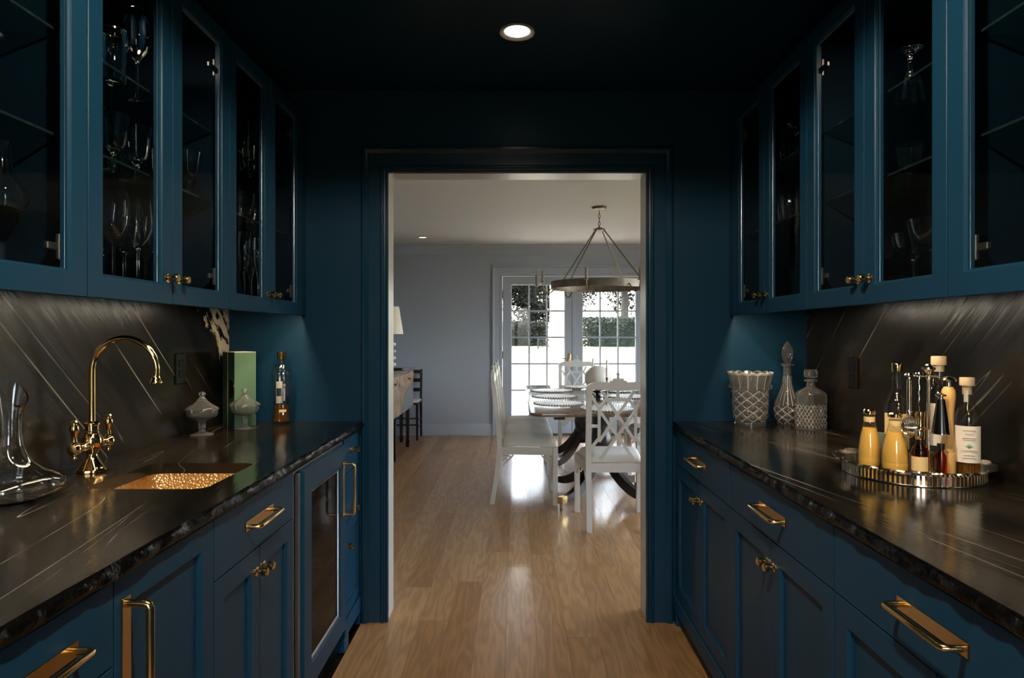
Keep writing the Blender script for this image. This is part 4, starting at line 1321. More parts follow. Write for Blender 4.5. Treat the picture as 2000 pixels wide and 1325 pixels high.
# cut crystal ice bucket
t = thing('ice_bucket', 'cut crystal ice bucket with scalloped rim and knob handles', 'ice bucket', (1.027, 2.868, CT))
H = 0.226
def bucket_r(z):
    f = z / H
    if f < 0.06: return 0.066
    if f < 0.14: return 0.062 + (f - 0.06) * 0.15
    return 0.074 + 0.004 * min(1, (f - 0.14) / 0.3) + (0.0 if f < 0.70 else 0.016 * ((f - 0.70) / 0.30) ** 1.5)
def bmod(th, r, z):
    f = z / H
    if r < 0.03: return (r, z)
    if 0.09 < f < 0.70:
        g = max(tri(th * 9 / pi * 0.5 * 2 / 2 + z * 26), tri(th * 9 / pi * 0.5 * 2 / 2 - z * 26))
        r = r - 0.0085 * (g ** 4)
    elif f >= 0.70:
        r = r * (1 + 0.03 * abs(cos(7 * th)))
    zz = z + (0.006 * abs(cos(7 * th)) if f > 0.95 else 0)
    return (r, zz)
rows = [H * k / 70 for k in range(71)]
m = B()
outer = [(bucket_r(z), z) for z in rows]
inner = [(bucket_r(z) - 0.011, z) for z in reversed(rows) if z > 0.020]
pr = [(0, 0)] + outer
lathe(m, pr + [(r, z) for r, z in inner] + [(0.03, 0.020), (0, 0.019)], 126, (1.027, 2.868, CT), mod=lambda th, r, z: bmod(th, r, z) if abs(r - bucket_r(z)) < 1e-9 else ((r, z + (0.006 * abs(cos(7 * th)) if z / H > 0.95 else 0))))
def fb(th, r, z):
    f = z / H
    if r < bucket_r(z) - 0.0100: return False
    if f > 0.965: return True
    if 0.09 < f < 0.70: return max(tri(th * 9 / pi * 0.5 * 2 / 2 + z * 26), tri(th * 9 / pi * 0.5 * 2 / 2 - z * 26)) > 0.86
    return f >= 0.70 and abs(cos(7 * th)) < 0.25
paint_glints(m, (1.027, 2.868, CT), fb)
obj('vessel', m, [M['crystal'], M['groove_glint']], t, ang=25)
for a in (-25, 155):
    m = B()
    cxx, cyy = 1.027 + 0.082 * cos(R(a)), 2.868 + 0.082 * sin(R(a))
    lathe(m, [(0, -0.011), (0.007, -0.009), (0.011, 0), (0.007, 0.009), (0, 0.011)], 10, (cxx, cyy, CT + 0.168))
    obj('handle', m, M['crystal'], t, smooth=False)

# tall pear-shaped decanter
dc = (1.203, 2.900, CT)
t = thing('tall_decanter', 'tall pear-shaped crystal decanter with pointed stopper beside the ice bucket', 'decanter', dc)
def dmod(th, r, z):
    if r > 0.03 and z < 0.085:
        g = max(tri(th * 8 / pi * 0.5 + z * 30), tri(th * 8 / pi * 0.5 - z * 30))
        return (r - 0.005 * g ** 4, z)
    return (r * (1 + 0.03 * abs(cos(9 * th))), z) if 0.085 <= z < 0.21 else (r, z)
prf = [(0.045, 0.0), (0.046, 0.004)]
ctl = [(0.004, 0.046), (0.020, 0.054), (0.045, 0.0605), (0.065, 0.061), (0.090, 0.055), (0.120, 0.041), (0.150, 0.028), (0.180, 0.0215), (0.215, 0.0185), (0.250, 0.0175)]
def interp(z):
    for (za, ra_), (zb, rb_) in zip(ctl, ctl[1:]):
        if za <= z <= zb: return ra_ + (rb_ - ra_) * (z - za) / (zb - za)
    return ctl[-1][1]
prf += [(interp(0.004 + 0.246 * k / 50), 0.004 + 0.246 * k / 50) for k in range(1, 51)]
prf += [(0.026, 0.256), (0.028, 0.262), (0.024, 0.266)]
ins = [(0.014, 0.266), (0.0135, 0.22), (0.017, 0.18), (0.034, 0.12), (0.050, 0.085), (0.052, 0.05), (0.040, 0.018), (0, 0.015)]
m = B(); lathe(m, [(0, 0)] + prf + ins, 160, dc, mod=lambda th, r, z: dmod(th, r, z) if abs(r - interp(z)) < 1e-9 else (r, z))
paint_glints(m, dc, lambda th, r, z: (r > interp(z) - 0.0055 and 0.004 < z < 0.085 and max(tri(th * 8 / pi * 0.5 + z * 30), tri(th * 8 / pi * 0.5 - z * 30)) > 0.88) or (0.085 < z < 0.21 and abs(cos(9 * th)) < 0.22 and r > interp(z) - 0.002))
obj('body', m, [M['crystal'], M['groove_glint']], t, ang=25)
m = B(); lathe(m, [(0, 0.240), (0.012, 0.240), (0.0135, 0.268), (0.016, 0.276), (0.021, 0.292), (0.0235, 0.312), (0.021, 0.332), (0.012, 0.352), (0.003, 0.364), (0, 0.366)], 12, dc,
               mod=lambda th, r, z: (r * (1 + 0.06 * cos(12 * th)), z)); obj('stopper', m, M['crystal'], t, smooth=False)

# square whisky decanter
dc2 = (1.236, 2.742, CT)
t = thing('square_decanter', 'square cut crystal whisky decanter with flat stopper, nearest the outlet', 'decanter', dc2, )
ROT = R(28)
def sq(th, r, z, n=9.0):
    a = th - ROT
    q = (abs(cos(a)) ** n + abs(sin(a)) ** n) ** (-1.0 / n)
    return r * q
def qmod(th, r, z):
    if z < 0.165 and r > 0.02:
        rr = sq(th, r, z)
        if 0.006 < z < 0.105:
            a = (th - ROT + pi / 4) % (pi / 2) - pi / 4
            u = math.tan(max(-0.78, min(0.78, a)))
            g = max(tri(u * 2.5 + z * 38), tri(u * 2.5 - z * 38))
            rr -= 0.0048 * g ** 4
        return (rr, z)
    return (r, z)
prf = [(0.046, 0.0), (0.048, 0.003)] + [(0.048, 0.003 + 0.137 * k / 44) for k in range(1, 45)] + [(0.047, 0.146), (0.040, 0.155), (0.030, 0.164), (0.020, 0.174), (0.017, 0.184), (0.017, 0.194), (0.025, 0.199), (0.025, 0.205), (0.021, 0.2075)]
ins = [(0.012, 0.2075), (0.012, 0.18), (0.022, 0.160), (0.036, 0.146), (0.039, 0.13), (0.039, 0.016), (0, 0.014)]
m = B(); lathe(m, [(0, 0)] + prf + ins, 120, dc2, mod=lambda th, r, z: (sq(th, r, z), z) if r in (0.039, 0.036) else qmod(th, r, z))
def fq(th, r, z):
    if not (0.006 < z < 0.105) or r < sq(th, 0.042, z): return z < 0.003
    a = (th - ROT + pi / 4) % (pi / 2) - pi / 4
    u = math.tan(max(-0.78, min(0.78, a)))
    return max(tri(u * 2.5 + z * 38), tri(u * 2.5 - z * 38)) > 0.86
paint_glints(m, dc2, fq)
obj('body', m, [M['crystal'], M['groove_glint']], t, ang=25)
m = B(); lathe(m, [(0, 0.185), (0.0105, 0.185), (0.0115, 0.2085), (0.022, 0.214), (0.0245, 0.216), (0.0245, 0.244), (0.022, 0.248), (0, 0.248)], 10, dc2, mod=lambda th, r, z: (sq(th, r, z, 14) if r > 0.02 else r, z))
m.free(); m = B(); lathe(m, [(0, 0.185), (0.0105, 0.185), (0.0115, 0.2085), (0.022, 0.214), (0.0265, 0.217), (0.0265, 0.243), (0.022, 0.248), (0, 0.248)], 40, dc2)
obj('stopper', m, M['crystal'], t)

# serving tray
TC = Vector((1.1235, 1.858, CT))
t = thing('serving_tray', 'round silver gallery tray with scalloped rim, loaded with bottles', 'tray', TC)
m = B(); lathe(m, [(0, 0.004), (0.176, 0.004), (0.178, 0.001), (0.176, 0.0), (0, 0.0)], 96, TC); obj('plate', m, M['silver'], t)
TZ = CT + 0.0045
m = B()
for k in range(96):
    a = 2 * pi * k / 96
    px_, py_ = TC.x + 0.1765 * cos(a), TC.y + 0.1765 * sin(a)
    bar(m, (px_, py_, CT + 0.003), (px_, py_, CT + 0.031), 0.0062, 0.0022, up=(cos(a), sin(a), 0))
obj('gallery', m, M['silver'], t, smooth=False)
m = B()
lathe(m, [(0.175, 0.030), (0.179, 0.029), (0.188, 0.033), (0.1945, 0.037), (0.193, 0.040), (0.186, 0.0365), (0.178, 0.0335)], 192, TC, closed=True,
      mod=lambda th, r, z: (r + ((r - 0.175) * 0.45) * abs(sin(10 * th)), z + (0.003 * abs(sin(10 * th)) if r > 0.185 else 0)))
obj('rim', m, M['silver'], t)

def bottle(name, label, xy, outer, th, fl, mat=None, liquid=None, lmat=None, cap=None, capmat=None, lab=None, seg=40, cat='bottle'):
    c_ = (xy[0], xy[1], TZ)
    t = thing(name, label, cat, c_)
    mm = B(); lathe(mm, shell(outer, th, fl), seg, c_); obj('glass_body', mm, mat or M['bottle'], t, ang=45)
    if liquid:
        mm = B(); lathe(mm, liquid, seg, c_); obj('contents', mm, lmat, t, ang=45)
    if cap:
        mm = B(); lathe(mm, cap, seg, c_); obj('cap', mm, capmat, t)
    return t, c_
def cam_ang(xy): return math.degrees(math.atan2(-xy[1], -xy[0]))

for k, (xy, sc, lab_) in enumerate((((1.047, 1.938), 1.0, 'small bottle of cloudy yellow juice with gold cap at the tray edge'), ((1.076, 1.856), 1.12, 'larger bottle of cloudy yellow juice, in front on the tray'))):
    r = lambda v: v * sc
    ou = [(r(0.0285), 0), (r(0.030), 0.003), (r(0.0305), 0.03), (r(0.0295), 0.06), (r(0.025), 0.09), (r(0.0195), 0.115), (r(0.016), 0.13), (r(0.0145), 0.14), (r(0.0145), 0.156)]
    li = [(0, 0.004)] + [(rr - 0.0019, z + (0.003 if z < 0.01 else 0)) for rr, z in ou if z < 0.125] + [(0, 0.1155)]
    bt, bc = bottle('juice_bottle', lab_, xy, ou, 0.0014, 0.003, None, li, M['juice'],
                    [(0, 0.1555), (r(0.0150), 0.1555), (r(0.0168), 0.158), (r(0.0168), 0.166), (r(0.013), 0.1695), (0, 0.1695)], M['gold'])
    mm = B(); lathe(mm, [(r(0.0150), 0.133), (r(0.0152), 0.148), (r(0.0149), 0.148), (r(0.0147), 0.133)], 32, bc, closed=True); obj('neck_band', mm, M['paper_tan'], bt)

xy = (1.150, 1.975)
bt, bc = bottle('spirit_bottle', 'clear spirit bottle with gold cap standing at the back of the tray', xy,
    [(0.034, 0), (0.036, 0.004), (0.036, 0.165), (0.034, 0.185), (0.024, 0.205), (0.0155, 0.222), (0.0140, 0.235), (0.0135, 0.282)], 0.002, 0.006, None, None, None,
    [(0, 0.278), (0.0145, 0.278), (0.0155, 0.281), (0.0155, 0.302), (0.0145, 0.304), (0, 0.304)], M['gold'])
a = cam_ang(xy); mm = B(); arc_label(mm, bc, 0.0363, 0.05, 0.155, a - 60, a + 60, 12); obj('label', mm, M['paper_tan'], bt)

xy = (1.215, 1.880)
bt, bc = bottle('spirit_bottle', 'tallest clear spirit bottle with cream stopper behind the bar tools', xy,
    [(0.030, 0), (0.032, 0.004), (0.032, 0.205), (0.029, 0.225), (0.020, 0.238), (0.0165, 0.248), (0.0165, 0.302)], 0.002, 0.006, None, [(0, 0.008), (0.0295, 0.009), (0.0295, 0.06), (0, 0.06)], M['clear_liquid'],
    [(0, 0.285), (0.0140, 0.285), (0.0140, 0.303), (0.0185, 0.3035), (0.0195, 0.306), (0.0195, 0.326), (0.018, 0.329), (0, 0.329)], M['cream_cap'])
a = cam_ang(xy); mm = B(); arc_label(mm, bc, 0.0323, 0.075, 0.195, a - 62, a + 50, 12); obj('label', mm, M['paper'], bt)

xy = (1.252, 1.815)
bt, bc = bottle('tequila_bottle', 'clear bottle with cork stopper and large cream label at the wall side', xy,
    [(0.031, 0), (0.033, 0.004), (0.033, 0.150), (0.031, 0.168), (0.023, 0.190), (0.0155, 0.210), (0.0145, 0.225), (0.0145, 0.248)], 0.002, 0.006, None, [(0, 0.008), (0.0303, 0.009), (0.0303, 0.034), (0, 0.034)], M['amber'],
    [(0, 0.225), (0.0118, 0.225), (0.0118, 0.249), (0.0175, 0.2495), (0.0182, 0.252), (0.0182, 0.270), (0.017, 0.272), (0, 0.272)], M['cream_cap'])
a = cam_ang(xy)
mm = B(); arc_label(mm, bc, 0.0333, 0.040, 0.140, a - 58, a + 66, 14); lb_ = obj('label', mm, M['paper'], bt)
nn = Vector((cos(R(a + 8)), sin(R(a + 8)), 0)); tx = Vector((0, 0, 1)).cross(nn)
def on_lab(z, off=0.0): return Vector(bc) + nn * 0.0345 + tx * off + Vector((0, 0, z))
lettering(lb_, 'CASAMIGOS', 0.0070, on_lab(0.072), tx, nn, M['ink'])
lettering(lb_, 'TEQUILA', 0.0050, on_lab(0.118), tx, nn, M['ink'])
mm = B()
for z, w in ((0.128, 0.030), (0.107, 0.034), (0.102, 0.028), (0.060, 0.026), (0.053, 0.032)):
    p0 = on_lab(z, -w / 2); p1 = on_lab(z, w / 2); bar(mm, p0, p1, 0.0002, 0.0012)
obj('fine_print', mm, M['ink'], lb_, smooth=False)['kind'] = 'stuff'
mm = B()
for k in range(5):
    q = on_lab(0.080); e_ = tx * ((k - 2) * 0.004) + Vector((0, 0, 0.012 - abs(k - 2) * 0.003)); bar(mm, q, q + e_, 0.0002, 0.0022)
obj('leaf_emblem', mm, M['green_ink'], lb_, smooth=False)
mm = B(); arc_label(mm, bc, 0.0149, 0.205, 0.236, a - 30, a + 10, 5); obj('neck_seal', mm, M['paper'], bt)

xy = (1.128, 1.826)
bt, bc = bottle('bitters_bottle', 'small amber bitters bottle with tall gold neck on the tray', xy,
    [(0.020, 0), (0.0215, 0.003), (0.0215, 0.062), (0.019, 0.074), (0.010, 0.086), (0.009, 0.092)], 0.0015, 0.004, M['amber_bottle'], None, None,
    [(0, 0.098), (0.0105, 0.098), (0.0115, 0.101), (0.0115, 0.124), (0.0135, 0.127), (0.0135, 0.131), (0.011, 0.134), (0.0115, 0.160), (0.0125, 0.164), (0.0125, 0.176), (0, 0.177)], M['gold'])
mm = B(); lathe(mm, [(0, 0.0925), (0.0115, 0.0925), (0.0115, 0.0978), (0, 0.0978)], 24, bc); obj('collar', mm, M['black_plastic'], bt)
a = cam_ang(xy); mm = B(); arc_label(mm, bc, 0.0217, 0.012, 0.052, a - 70, a + 60, 10); obj('label', mm, M['paper_tan'], bt)
xy = (1.158, 1.782)
bt, bc = bottle('bitters_bottle', 'tiny brown bottle with black cap under the cone jigger', xy,
    [(0.013, 0), (0.0145, 0.003), (0.0145, 0.055), (0.012, 0.064), (0.0075, 0.072), (0.0075, 0.078)], 0.0013, 0.004, M['amber_bottle'], None, None,
    [(0, 0.078), (0.0095, 0.0785), (0.0095, 0.094), (0, 0.095)], M['black_plastic'])
xy = (1.090, 1.968)
mm = B(); lathe(mm, shell([(0.016, 0), (0.017, 0.003), (0.0185, 0.05), (0.0205, 0.095)], 0.0015, 0.006), 28)
tag(obj('cup', mm, M['grey_green'], None, loc=(xy[0], xy[1], TZ)), 'grey-green cup between the two juice bottles', 'cup')

# bar tool stand
PX, PY = 1.164, 1.845
E = Vector((0.846, -0.534, 0)); NV = Vector((-0.534, -0.846, 0))
def TP(e, n, z): return Vector((PX, PY, 0)) + E * e + NV * n + Vector((0, 0, z))
bs = thing('bar_tool_stand', 'silver bar tool stand with centre post and hanging rail on the tray', 'tool stand', (PX, PY, TZ))
m = B(); lathe(m, [(0, 0), (0.018, 0), (0.018, 0.003), (0.008, 0.008), (0.0048, 0.016), (0.0042, 0.030), (0.0042, 0.262), (0.0075, 0.265), (0.0055, 0.272), (0.0065, 0.280), (0.012, 0.288), (0.0185, 0.294),
                   (0.017, 0.299), (0.008, 0.304), (0.006, 0.308), (0, 0.310)], 24, (PX, PY, TZ)); obj('post', m, M['silver'], bs)
RZ = 1.192
m = B(); tube(m, [TP(-0.056, 0, RZ), TP(0.026, 0, RZ)], 0.0028, 8); tube(m, [TP(-0.020, 0.0, RZ), TP(-0.022, 0.05, RZ)], 0.0022, 8); tube(m, [TP(0.012, 0.0, RZ), TP(0.012, 0.026, RZ - 0.02)], 0.0022, 8)
obj('rail', m, M['silver'], bs)
def disc_knob(mm, p, r): lathe(mm, [(0, -0.006), (r * 0.35, -0.006), (r * 0.3, 0.0), (r * 0.95, 0.003), (r, 0.006), (r * 0.8, 0.010), (r * 0.3, 0.013), (0, 0.014)], 20, tuple(p))
# strainer
s0 = TP(-0.046, 0.050, 0)
st = thing('cocktail_strainer', 'coiled silver cocktail strainer hanging from the tool stand', 'strainer', (s0.x, s0.y, 1.03))
m = B(); tube(m, [TP(-0.046, 0.003, RZ), TP(-0.046, 0.050, RZ)], 0.0022, 8); disc_knob(m, TP(-0.046, 0.050, RZ), 0.012)
lathe(m, [(0, 1.186), (0.006, 1.184), (0.0065, 1.14), (0.0055, 1.10), (0.008, 1.096), (0.008, 1.09), (0.005, 1.086), (0, 1.086)], 16, (s0.x, s0.y, 0)); obj('handle', m, M['silver'], st)
m = B()
for k in range(11):
    w = (k - 5) * 0.0032
    rr = sqrt(max(0.0001, 0.031 ** 2 - (w * 1.6) ** 2))
    ctr = TP(-0.046, 0.050, 1.054)
    nv = (NV * 0.5 + E * -0.85).normalized()
    tube(m, [ctr + nv * w + (E * 0.5 + NV * 0.85) * (rr * 0.55 * cos(2 * pi * j / 24)) + Vector((0, 0, rr * sin(2 * pi * j / 24))) for j in range(24)], 0.0013, 6, closed=True)
obj('coil', m, M['silver'], st)
# bar spoon
s1 = TP(-0.022, 0.050, 0)
sp_ = thing('bar_spoon', 'thin twisted silver bar spoon hanging beside the post', 'spoon', (s1.x, s1.y, 1.0))
m = B(); disc_knob(m, TP(-0.022, 0.050, RZ + 0.004), 0.010)
tube(m, [TP(-0.022 + 0.0008 * cos(k), 0.050 + 0.0008 * sin(k), RZ + 0.002 - 0.145 * k / 30) for k in range(31)], 0.0016, 8)
obj('shaft', m, M['silver'], sp_)
m = B(); lathe(m, [(0, 1.020), (0.006, 1.026), (0.008, 1.036), (0.005, 1.046), (0, 1.049)], 14, (s1.x, s1.y, 0)); obj('spoon_bowl', m, M['silver'], sp_)
# cone jigger
s2 = TP(0.028, 0.052, 0)
jg = thing('jigger', 'dark metal cone jigger hanging in front of the wooden mill', 'jigger', (s2.x, s2.y, 1.03))
m = B(); lathe(m, [(0, 1.135), (0.0095, 1.135), (0.0105, 1.131), (0.0225, 1.040), (0.0215, 1.040), (0.0095, 1.128), (0, 1.129)], 32, (s2.x, s2.y, 0)); obj('cone', m, M['dark_metal'], jg)
m = B(); lathe(m, [(0.0222, 1.0392), (0.0236, 1.0402), (0.0236, 1.0425), (0.0220, 1.0420)], 32, (s2.x, s2.y, 0), closed=True)
lathe(m, [(0, 1.1352), (0.007, 1.1352), (0.006, 1.140), (0.014, 1.143), (0.014, 1.147), (0.005, 1.151), (0, 1.151)], 24, (s2.x, s2.y, 0)); obj('clip', m, M['silver'], jg)
# wooden mill
xy = (1.197, 1.810)
ml = thing('wooden_mill', 'turned light-wood muddler with silver knob standing on the tray', 'muddler', (xy[0], xy[1], TZ))
m = B(); lathe(m, [(0, 0), (0.0165, 0), (0.0175, 0.003), (0.0175, 0.060), (0.0165, 0.064), (0.0150, 0.065), (0.0158, 0.068), (0.0135, 0.095), (0.0120, 0.125), (0.0125, 0.160), (0.0150, 0.195), (0.0172, 0.220), (0.0165, 0.236),
                   (0.011, 0.246), (0, 0.248)], 32, (xy[0], xy[1], TZ)); obj('wooden_body', m, M['tan_wood'], ml)
m = B(); lathe(m, [(0, 0.2482), (0.006, 0.2482), (0.005, 0.258), (0.018, 0.262), (0.0195, 0.266), (0.016, 0.271), (0.006, 0.275), (0, 0.276)], 24, (xy[0], xy[1], TZ)); obj('knob', m, M['silver'], ml)

# ================================================================== DINING ROOM
# --- white fretwork chair, built facing +Y around its own floor point
def make_chair():
    t = thing('dining_chair', 'x', 'chair', (0, 0, 0), local=True)
    wp = M['white_paint']
    # rear legs / stiles
    def rear(sx):
        mm = B()
        xs = sx * 0.192
        path = [(xs, -0.250, 0.0), (xs, -0.215, 0.22), (xs, -0.192, 0.42), (xs, -0.200, 0.60), (xs, -0.232, 0.86), (xs * 0.99, -0.244, 0.93)]
        rows = []
        for i, p in enumerate(path):
            w = 0.0185
            dd = 0.018
            rows.append([mm.verts.new((p[0] + a * w, p[1] + b * dd, p[2])) for a, b in ((-1, -1), (1, -1), (1, 1), (-1, 1))])
        for a, b in zip(rows, rows[1:]):
            for k in range(4): mm.faces.new((a[k], a[(k + 1) % 4], b[(k + 1) % 4], b[k]))
        mm.faces.new(rows[0][::-1]); mm.faces.new(rows[-1])
        return obj('rear_leg', mm, wp, t, ang=30)
    rear(-1); rear(1)
    for sx in (-1, 1):
        mm = B(); box(mm, (sx * 0.228 - 0.019, 0.217, 0), (sx * 0.228 + 0.019, 0.255, 0.440), 0.002)
        obj('front_leg', mm, wp, t)
    mm = B()
    bar(mm, (-0.209, 0.240, 0.413), (0.209, 0.240, 0.413), 0.024, 0.058)
    bar(mm, (-0.173, -0.190, 0.413), (0.173, -0.190, 0.413), 0.024, 0.058)
    for sx in (-1, 1): bar(mm, (sx * 0.196, -0.174, 0.413), (sx * 0.232, 0.217, 0.413), 0.024, 0.058)
    obj('seat_frame', mm, wp, t, smooth=False)
    # drop-in cushion
    mm = B()
    n = 18
    g = []
    for i in range(n + 1):
        v = i / n
        row_ = []
        for j in range(n + 1):
            u = j / n
            hw = 0.176 + (0.222 - 0.176) * v
            q = (1 - abs(2 * u - 1) ** 7) * (1 - abs(2 * v - 1) ** 7)
            row_.append(mm.verts.new(((2 * u - 1) * hw, -0.165 + 0.410 * v, 0.4425 + (0.010 if q < 0.001 else 0.030) + 0.022 * q ** 0.7)))
        g.append(row_)
    for i in range(n):
        for j in range(n): mm.faces.new((g[i][j], g[i][j + 1], g[i + 1][j + 1], g[i + 1][j]))
    low = [mm.verts.new((v.co.x, v.co.y, 0.4425)) for v in (g[0][0], g[0][n], g[n][n], g[n][0])]
    mm.faces.new(low[::-1])
    def side(vs, a, b):
        mm.faces.new([a] + vs + [b])
    side([g[0][j] for j in range(n + 1)], low[0], low[1])
    side([g[i][n] for i in range(n + 1)], low[1], low[2])
    side([g[n][j] for j in range(n, -1, -1)], low[2], low[3])
    side([g[i][0] for i in range(n, -1, -1)], low[3], low[0])
    obj('seat_cushion', mm, M['cushion'], t, ang=60)
    # lattice: points in (x, height), y follows the raked back
    def yb(z): return -0.197 - 0.040 * max(0, (z - 0.5)) / 0.43
    def P(px_, py_): return Vector((px_ * 0.000461, yb(0.936 - py_ * 0.000466), 0.936 - py_ * 0.000466))
    segs = [((0, -20), (0, 130)), ((-165, 130), (165, 130))]
    for sg in (-1, 1):
        segs += [((-235 * sg, 5), (265 * sg, 740)), ((-372 * sg, 90), (-265 * sg, 270)), ((-265 * sg, 262), (-265 * sg, 700)), ((-265 * sg, 275), (-165 * sg, 130)),
                 ((-265 * sg, 285), (245 * sg, 1000)), ((-378 * sg, 515), (-265 * sg, 515)), ((-265 * sg, 690), (-375 * sg, 830))]
    for k, (a, b) in enumerate(segs):
        mm = B()
        pa, pb = P(*a), P(*b)
        off = Vector((0, 0.0006 * (k % 5), 0))
        bar(mm, pa + off, pb + off, 0.019, 0.015, up=(0, 1, 0))
        obj('lattice_bar', mm, wp, t, smooth=False)
    # crest rail with raised centre and finial
    mm = B()
    top = [(-0.2105, 0.925), (-0.212, 0.950), (-0.200, 0.975), (-0.170, 0.990), (-0.140, 0.998), (-0.100, 0.994), (-0.060, 0.992), (-0.052, 1.004), (-0.036, 1.004), (-0.036, 1.018), (0.036, 1.018), (0.036, 1.004), (0.052, 1.004),
           (0.060, 0.992), (0.100, 0.994), (0.140, 0.998), (0.170, 0.990), (0.200, 0.975), (0.212, 0.950), (0.2105, 0.925)]
    bot = [(0.1735, 0.925), (0.165, 0.940), (0.140, 0.945), (0.100, 0.940), (0.0, 0.936), (-0.100, 0.940), (-0.140, 0.945), (-0.165, 0.940), (-0.1735, 0.925)]
    prism(mm, top + bot, lambda u, v, h: (u, -0.243 - 0.10 * (v - 0.93) + h, v), -0.013, 0.013)
    cr = obj('crest_rail', mm, wp, t, smooth=False)
    mm = B(); lathe(mm, [(0, 1.018), (0.010, 1.018), (0.009, 1.032), (0.005, 1.036), (0.014, 1.044), (0.010, 1.052), (0.004, 1.062), (0, 1.068)], 12, (0, -0.252, 0))
    obj('finial', mm, wp, cr)
    # fretwork corner brackets
    def bracket(o3):
        mm = B()
        for a, b in (((0.004, -0.088), (0.086, -0.004)), ((0.004, -0.050), (0.048, -0.004)), ((0.020, -0.070), (0.004, -0.030)), ((0.030, -0.004), (0.068, -0.022)), ((0.002, -0.012), (0.042, -0.048))):
            p_, q_ = o3(*a), o3(*b)
            bar(mm, p_, q_, 0.011, 0.012, up=o3.up)
        return obj('bracket', mm, wp, t, smooth=False)
    class O3:
        def __init__(s, base, d, up): s.b = Vector(base); s.d = Vector(d); s.up = up
        def __call__(s, u, v): return s.b + s.d * u + Vector((0, 0, v))
    for sx in (-1, 1):
        bracket(O3((sx * 0.209, 0.240, 0.384), (-sx, 0, 0), (0, 1, 0)))
        bracket(O3((sx * 0.231, 0.217, 0.384), (-sx * 0.09, -1, 0), (1, 0, 0)))
        bracket(O3((sx * 0.198, -0.172, 0.384), (sx * 0.09, 1, 0), (1, 0, 0)))
    return t

ch0 = make_chair()
spots = [
    ((0.677, 4.585), 0, 'white fretwork dining chair at the table end, its lattice back towards the doorway'),
    ((0.065, 5.25), -90, 'white fretwork dining chair seen side-on, first in the row of three'),
    ((0.065, 5.86), -90, 'white fretwork dining chair, middle of the side-on row of three'),
    ((0.065, 6.47), -90, 'white fretwork dining chair, last of the side-on row, nearest the french doors'),
    ((0.700, 7.30), 180, 'white fretwork dining chair at the table end in front of the french doors'),
    ((1.290, 5.86), 90, 'white fretwork dining chair across the table, half hidden by the door jamb'),
    ((1.290, 6.47), 90, 'white fretwork dining chair across the table, close to the french doors'),
]
for k, (p_, a_, lab_) in enumerate(spots):
    o = ch0 if k == 0 else copy_tree(ch0)
    o.location = (p_[0], p_[1], 0)
    o.rotation_euler = (0, 0, R(a_))
    tag(o, lab_, 'chair', 'white fretwork dining chairs')

# --- table
TX0, TX1, TY0, TY1 = 0.10, 1.255, 4.63, 7.20
tb = thing('dining_table', 'long polished dark wood dining table on two black pedestals', 'table', ((TX0 + TX1) / 2, (TY0 + TY1) / 2, 0))
m = B()
loops = []
for e, z in ((-0.012, 0.722), (0, 0.728), (0.002, 0.738), (0, 0.747), (-0.006, 0.750)):
    loops.append([m.verts.new((px, py, z)) for px, py in rrect(TX0 - e, TX1 + e, TY0 - e, TY1 + e, 0.09, 8)])
for a, b in zip(loops, loops[1:]):
    n = len(a)
    for k in range(n): m.faces.new((a[k], a[(k + 1) % n], b[(k + 1) % n], b[k]))
m.faces.new(loops[0][::-1]); m.faces.new(loops[-1])
obj('table_top', m, [M['table_top']], tb)
quick('slide_rail', M['dark_wood'], tb, ((0.28, 4.82, 0.680), (0.36, 7.0, 0.7215)), ((0.995, 4.82, 0.680), (1.075, 7.0, 0.7215)), smooth=False)
for py in (5.22, 6.55):
    cx = 0.6775
    m = B()
    lathe(m, [(0, 0.7215), (0.16, 0.7215), (0.16, 0.695), (0.085, 0.685), (0.070, 0.66), (0.068, 0.56), (0.085, 0.50), (0.095, 0.44), (0.085, 0.38), (0.10, 0.35), (0.105, 0.27), (0.085, 0.235), (0, 0.23)], 28, (cx, py, 0))
    obj('pedestal', m, M['dark_wood'], tb)
    for a in (45, 135, 225, 315):
        dv = Vector((cos(R(a)) * 0.92, sin(R(a)), 0))
        pts = []; rad = []
        for k in range(13):
            f = k / 12
            d_ = 0.06 + 0.44 * f
            z = 0.345 - 0.27 * (1 - (1 - f) ** 2.2) * 0.98
            pts.append(Vector((cx, py, z)) + dv * d_)
        m = B()
        sd = Vector((-dv.y, dv.x, 0)).normalized()
        rows = []
        for k, p in enumerate(pts):
            f = k / 12
            hh = 0.060 - 0.036 * f; ww = 0.030 - 0.012 * f
            rows.append([m.verts.new(p + sd * ww * i + Vector((0, 0, hh * j))) for i, j in ((-1, -1), (1, -1), (1, 1), (-1, 1))])
        for r0, r1 in zip(rows, rows[1:]):
            for k in range(4): m.faces.new((r0[k], r0[(k + 1) % 4], r1[(k + 1) % 4], r1[k]))
        m.faces.new(rows[0][::-1]); m.faces.new(rows[-1])
        lg = obj('pedestal_leg', m, M['dark_wood'], tb, ang=30)
        e0 = pts[-1]
        m = B(); bar(m, e0 - dv * 0.02, e0 + dv * 0.045, 0.044, 0.052)
        obj('brass_cap', m, M['brass'], lg, smooth=False)
        m = B(); lathe(m, [(0, -0.009), (0.022, -0.009), (0.024, -0.005), (0.024, 0.005), (0.022, 0.009), (0, 0.009)], 16, (e0.x + dv.x * 0.03, e0.y + dv.y * 0.03, 0.0245), 'x')
        bar(m, (e0.x + dv.x * 0.03, e0.y + dv.y * 0.03, 0.03), (e0.x + dv.x * 0.03, e0.y + dv.y * 0.03, 0.062), 0.016, 0.026)
        obj('caster', m, M['bronze'], lg)

